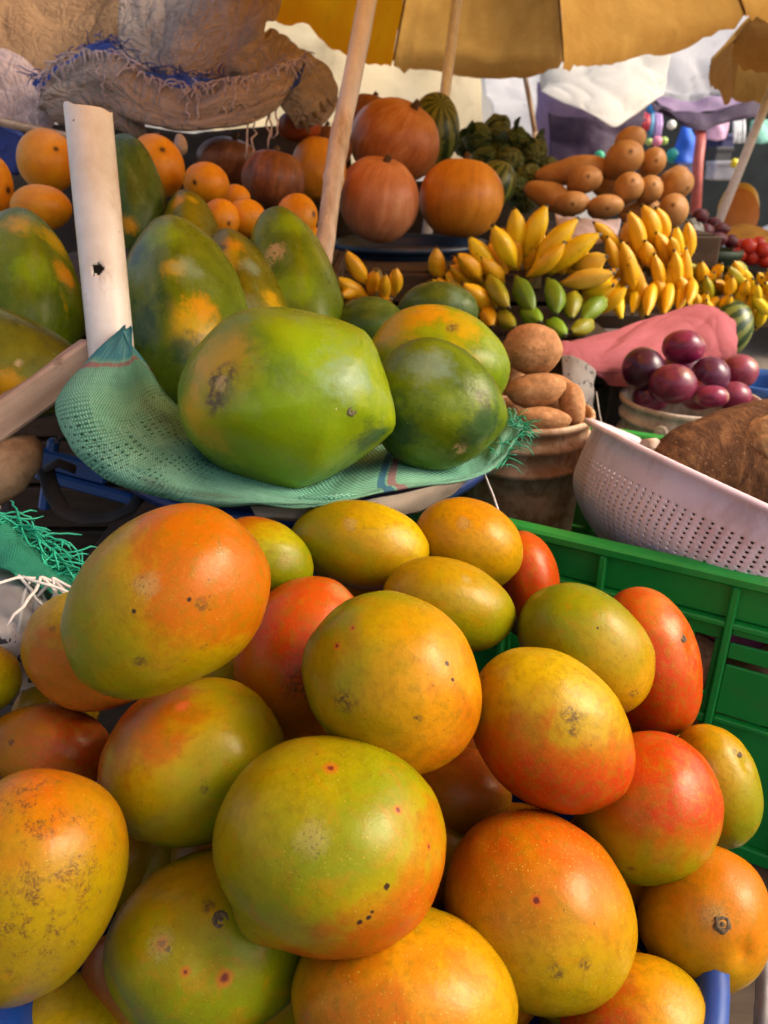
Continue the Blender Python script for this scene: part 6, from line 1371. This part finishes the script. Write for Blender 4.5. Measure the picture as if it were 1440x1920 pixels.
ball('pink_ball', 1232, 265, 10, 5.1, (.75, .22, .36), 'pink ball above the butternut heap in the far stall', 'ball')
ball('green_ball', 1245, 264, 8, 5.15, (.35, .55, .10), 'lime green ball next to the pink one in the far stall', 'ball')
ball('lime_ball', 1217, 266, 7, 5.15, (.40, .58, .14), 'small lime ball left of the pink one in the far stall', 'ball')
ball('yellow_ball', 1378, 306, 9, 4.9, (.75, .62, .02), 'yellow ball low beside the right parasol pole', 'ball')
ball('white_lamp_shade', 1259, 234, 9, 5.4, (.85, .84, .74), 'round cream paper lantern in the dark of the far stall', 'lantern')
ball('teal_tub', 1262, 292, 14, 5.0, (.01, .32, .30), 'teal tub low in the far stall behind the butternuts', 'tub')
ball('green_bag', 1124, 292, 10, 3.65, (.03, .40, .22), 'bit of bright green plastic between the purple curtain and the butternuts', 'bag')
sheet('blue_garment', [[(1278,238,5.0),(1290,232,4.98),(1300,240,5.0)], [(1268,270,5.0),(1288,265,4.95),(1304,268,5.0)], [(1262,305,5.0),(1284,308,4.95),(1302,303,5.0)]], 24, 20, plain('royal_blue_cloth', (.012, .11, .62), .7, .3, 12), 'royal blue garment hanging in the far stall', 'garment', amp=.03, nsc=7)
sheet('mauve_garment', [[(1330,215,4.7),(1350,222,4.68),(1372,215,4.7)], [(1325,240,4.7),(1350,240,4.66),(1368,238,4.7)], [(1322,262,4.7),(1345,264,4.67),(1360,260,4.7)]], 20, 16, plain('mauve_cloth', (.46, .27, .42), .7, .3, 12), 'mauve garment hanging beside the red post', 'garment', amp=.03, nsc=7)
sheet('mint_garment', [[(1408,225,4.6),(1425,222,4.58),(1450,225,4.6)], [(1405,245,4.6),(1425,248,4.57),(1450,245,4.6)], [(1410,268,4.6),(1428,270,4.58),(1450,266,4.6)]], 16, 14, plain('mint_cloth', (.22, .52, .42), .7, .3, 12), 'mint green garment at the right frame edge', 'garment', amp=.03, nsc=7)
mb = MB(); mb.tube([P(1304, 400, 4.85), P(1309, 300, 4.85), P(1316, 242, 4.85)], .032, 14); mb.tube([P(1315, 252, 4.85), P(1317, 240, 4.85)], .04, 14)
tag(mb.build('red_post', plain('faded_red_paint', (.42, .085, .07), .5, .3, 12)), 'faded red post of the far stall, standing behind the butternuts', 'post')
rr = random.Random(77)
for i, (x, y, w_, h_, d, cl, lab) in enumerate([(1335,300,22,20,5.6,(.03,.03,.035),'black crate on the far stall, right of the red post'), (1352,322,26,16,5.4,(.42,.42,.46),'grey carton low in front of the far stall'), (1288,318,16,14,5.3,(.30,.34,.62),'small lavender carton by the foot of the red post'), (1345,270,18,14,5.8,(.02,.02,.10),'navy box on the shelf of the far stall')]):
    mb = MB(); s_ = d / F; R_ = Matrix.Rotation(rr.uniform(-.4, .4), 3, 'Z'); c_ = P(x, y, d); mb.box(c_, (w_ * 1.6 * s_, .25, h_ * 1.8 * s_), R_, .01); mb.box(c_ + V((0, 0, h_ * .9 * s_)), (w_ * 1.7 * s_, .27, .03), R_, .006)
    tag(mb.build('carton', plain('carton_paint', cl, .6, .25, 8), loc=c_), lab, 'carton', 'goods on the far stall')

# white car beyond the stalls: bonnet to the left, windscreen rising to the right
cO = V((3.75, 6.9, 0)); yaw = Matrix.Rotation(RAD(-14), 3, 'Z')
M_CARW = plain('white_car_paint', (.72, .73, .76), .18, .04, 3, spec=.6)
gl = G('windscreen_glass'); M_GLS = gl.fin((.20, .36, .38), .06, .6, coat=.3); M_TY = plain('tyre_rubber', (.02, .02, .02), .8)
car = empty('parked_car', cO, 'white car with a pale blue windscreen parked beyond the stalls at the right', 'car'); car.rotation_euler = (0, 0, RAD(-14))
def C(x, y, z): return cO + yaw @ V((x, y, z))
HW = .82
def section(prof, y): return [C(x, y, z) for x, z in prof]
body = [(-.75, .35), (-.80, .62), (-.72, .86), (-.45, .97), (.35, 1.08), (.55, 1.10), (3.2, 1.12), (3.4, .9), (3.4, .35)]
mb = MB(); ys = [-HW, -HW + .05, -HW + .16, -.4, 0, .4, HW - .16, HW - .05, HW]; pts = []
for y in ys:
    k = 1 - .10 * (abs(y) / HW) ** 4
    for x, z in body: pts.append(C(x if x > 0 else x * k, y, .35 + (z - .35) * k))
mb.grid(pts, len(body), len(ys)); mb.face([pts[i] for i in range(len(body))]); mb.face([pts[(len(ys) - 1) * len(body) + i] for i in range(len(body) - 1, -1, -1)])
mb.build('body', M_CARW, car)
cabin = [(.30, 1.085), (1.15, 1.56), (1.6, 1.60), (2.7, 1.57), (3.2, 1.12)]
mb = MB(); pts = []
for y in (-HW + .10, -HW + .24, -.3, .3, HW - .24, HW - .10):
    for q, (x, z) in enumerate(cabin):
        yy = y * (1 - .12 * max(0, (z - 1.1) / .5)); pts.append(C(x, yy, z - (.03 if abs(y) > .7 and 0 < q < 4 else 0)))
mb.grid(pts, 5, 6, skip=lambda i, j: i == 0 and 0 < j < 4); mb.build('roof', M_CARW, car, solid=.02)
mb = MB(); mb.face([C(.34, -HW + .22, 1.10), C(.34, HW - .22, 1.10), C(1.13, HW - .30, 1.545), C(1.13, -HW + .30, 1.545)]); mb.build('windscreen', M_GLS, car, solid=.006)
mb = MB(); mb.face([C(.55, -HW + .075, 1.13), C(1.2, -HW + .145, 1.50), C(1.75, -HW + .15, 1.53), C(1.75, -HW + .075, 1.13)]); mb.build('side_window', M_GLS, car, solid=.006)
mb = MB(); mb.box(C(.75, -HW - .10, 1.16), (.10, .18, .13), yaw, .03); mb.build('wing_mirror', M_CARW, car)
mb = MB(); mb.box(C(-.70, -.55, .74), (.14, .34, .13), yaw, .03); mb.build('headlight', plain('lamp_glass', (.6, .62, .62), .1), car)
mb = MB(); mb.box(C(-.70, .55, .74), (.14, .34, .13), yaw, .03); mb.build('headlight', plain('lamp_glass', (.6, .62, .62), .1), car)
for x in (0, 2.5):
    for s_ in (-1, 1):
        mb = MB(); ws_ = [C(x, s_ * (HW - .02) - .1, .33), C(x, s_ * (HW - .02) - .1 + .01, .33), C(x, s_ * (HW - .02) + .09, .33), C(x, s_ * (HW - .02) + .1, .33)]; mb.tube(ws_, [.28, .32, .32, .28], 24); mb.build('wheel', M_TY, car)
# pale market wall far behind
mb = MB(); mb.box((1.5, 13.5, 1.6), (26, .3, 3.2), None, .05)
e = mb.build('market_wall', plain('pale_plaster', (.62, .59, .54), .9, .12, 1.2), loc=(1.5, 13.5, 0)); tag(e, 'pale plastered wall closing the market far behind the stalls', 'wall')
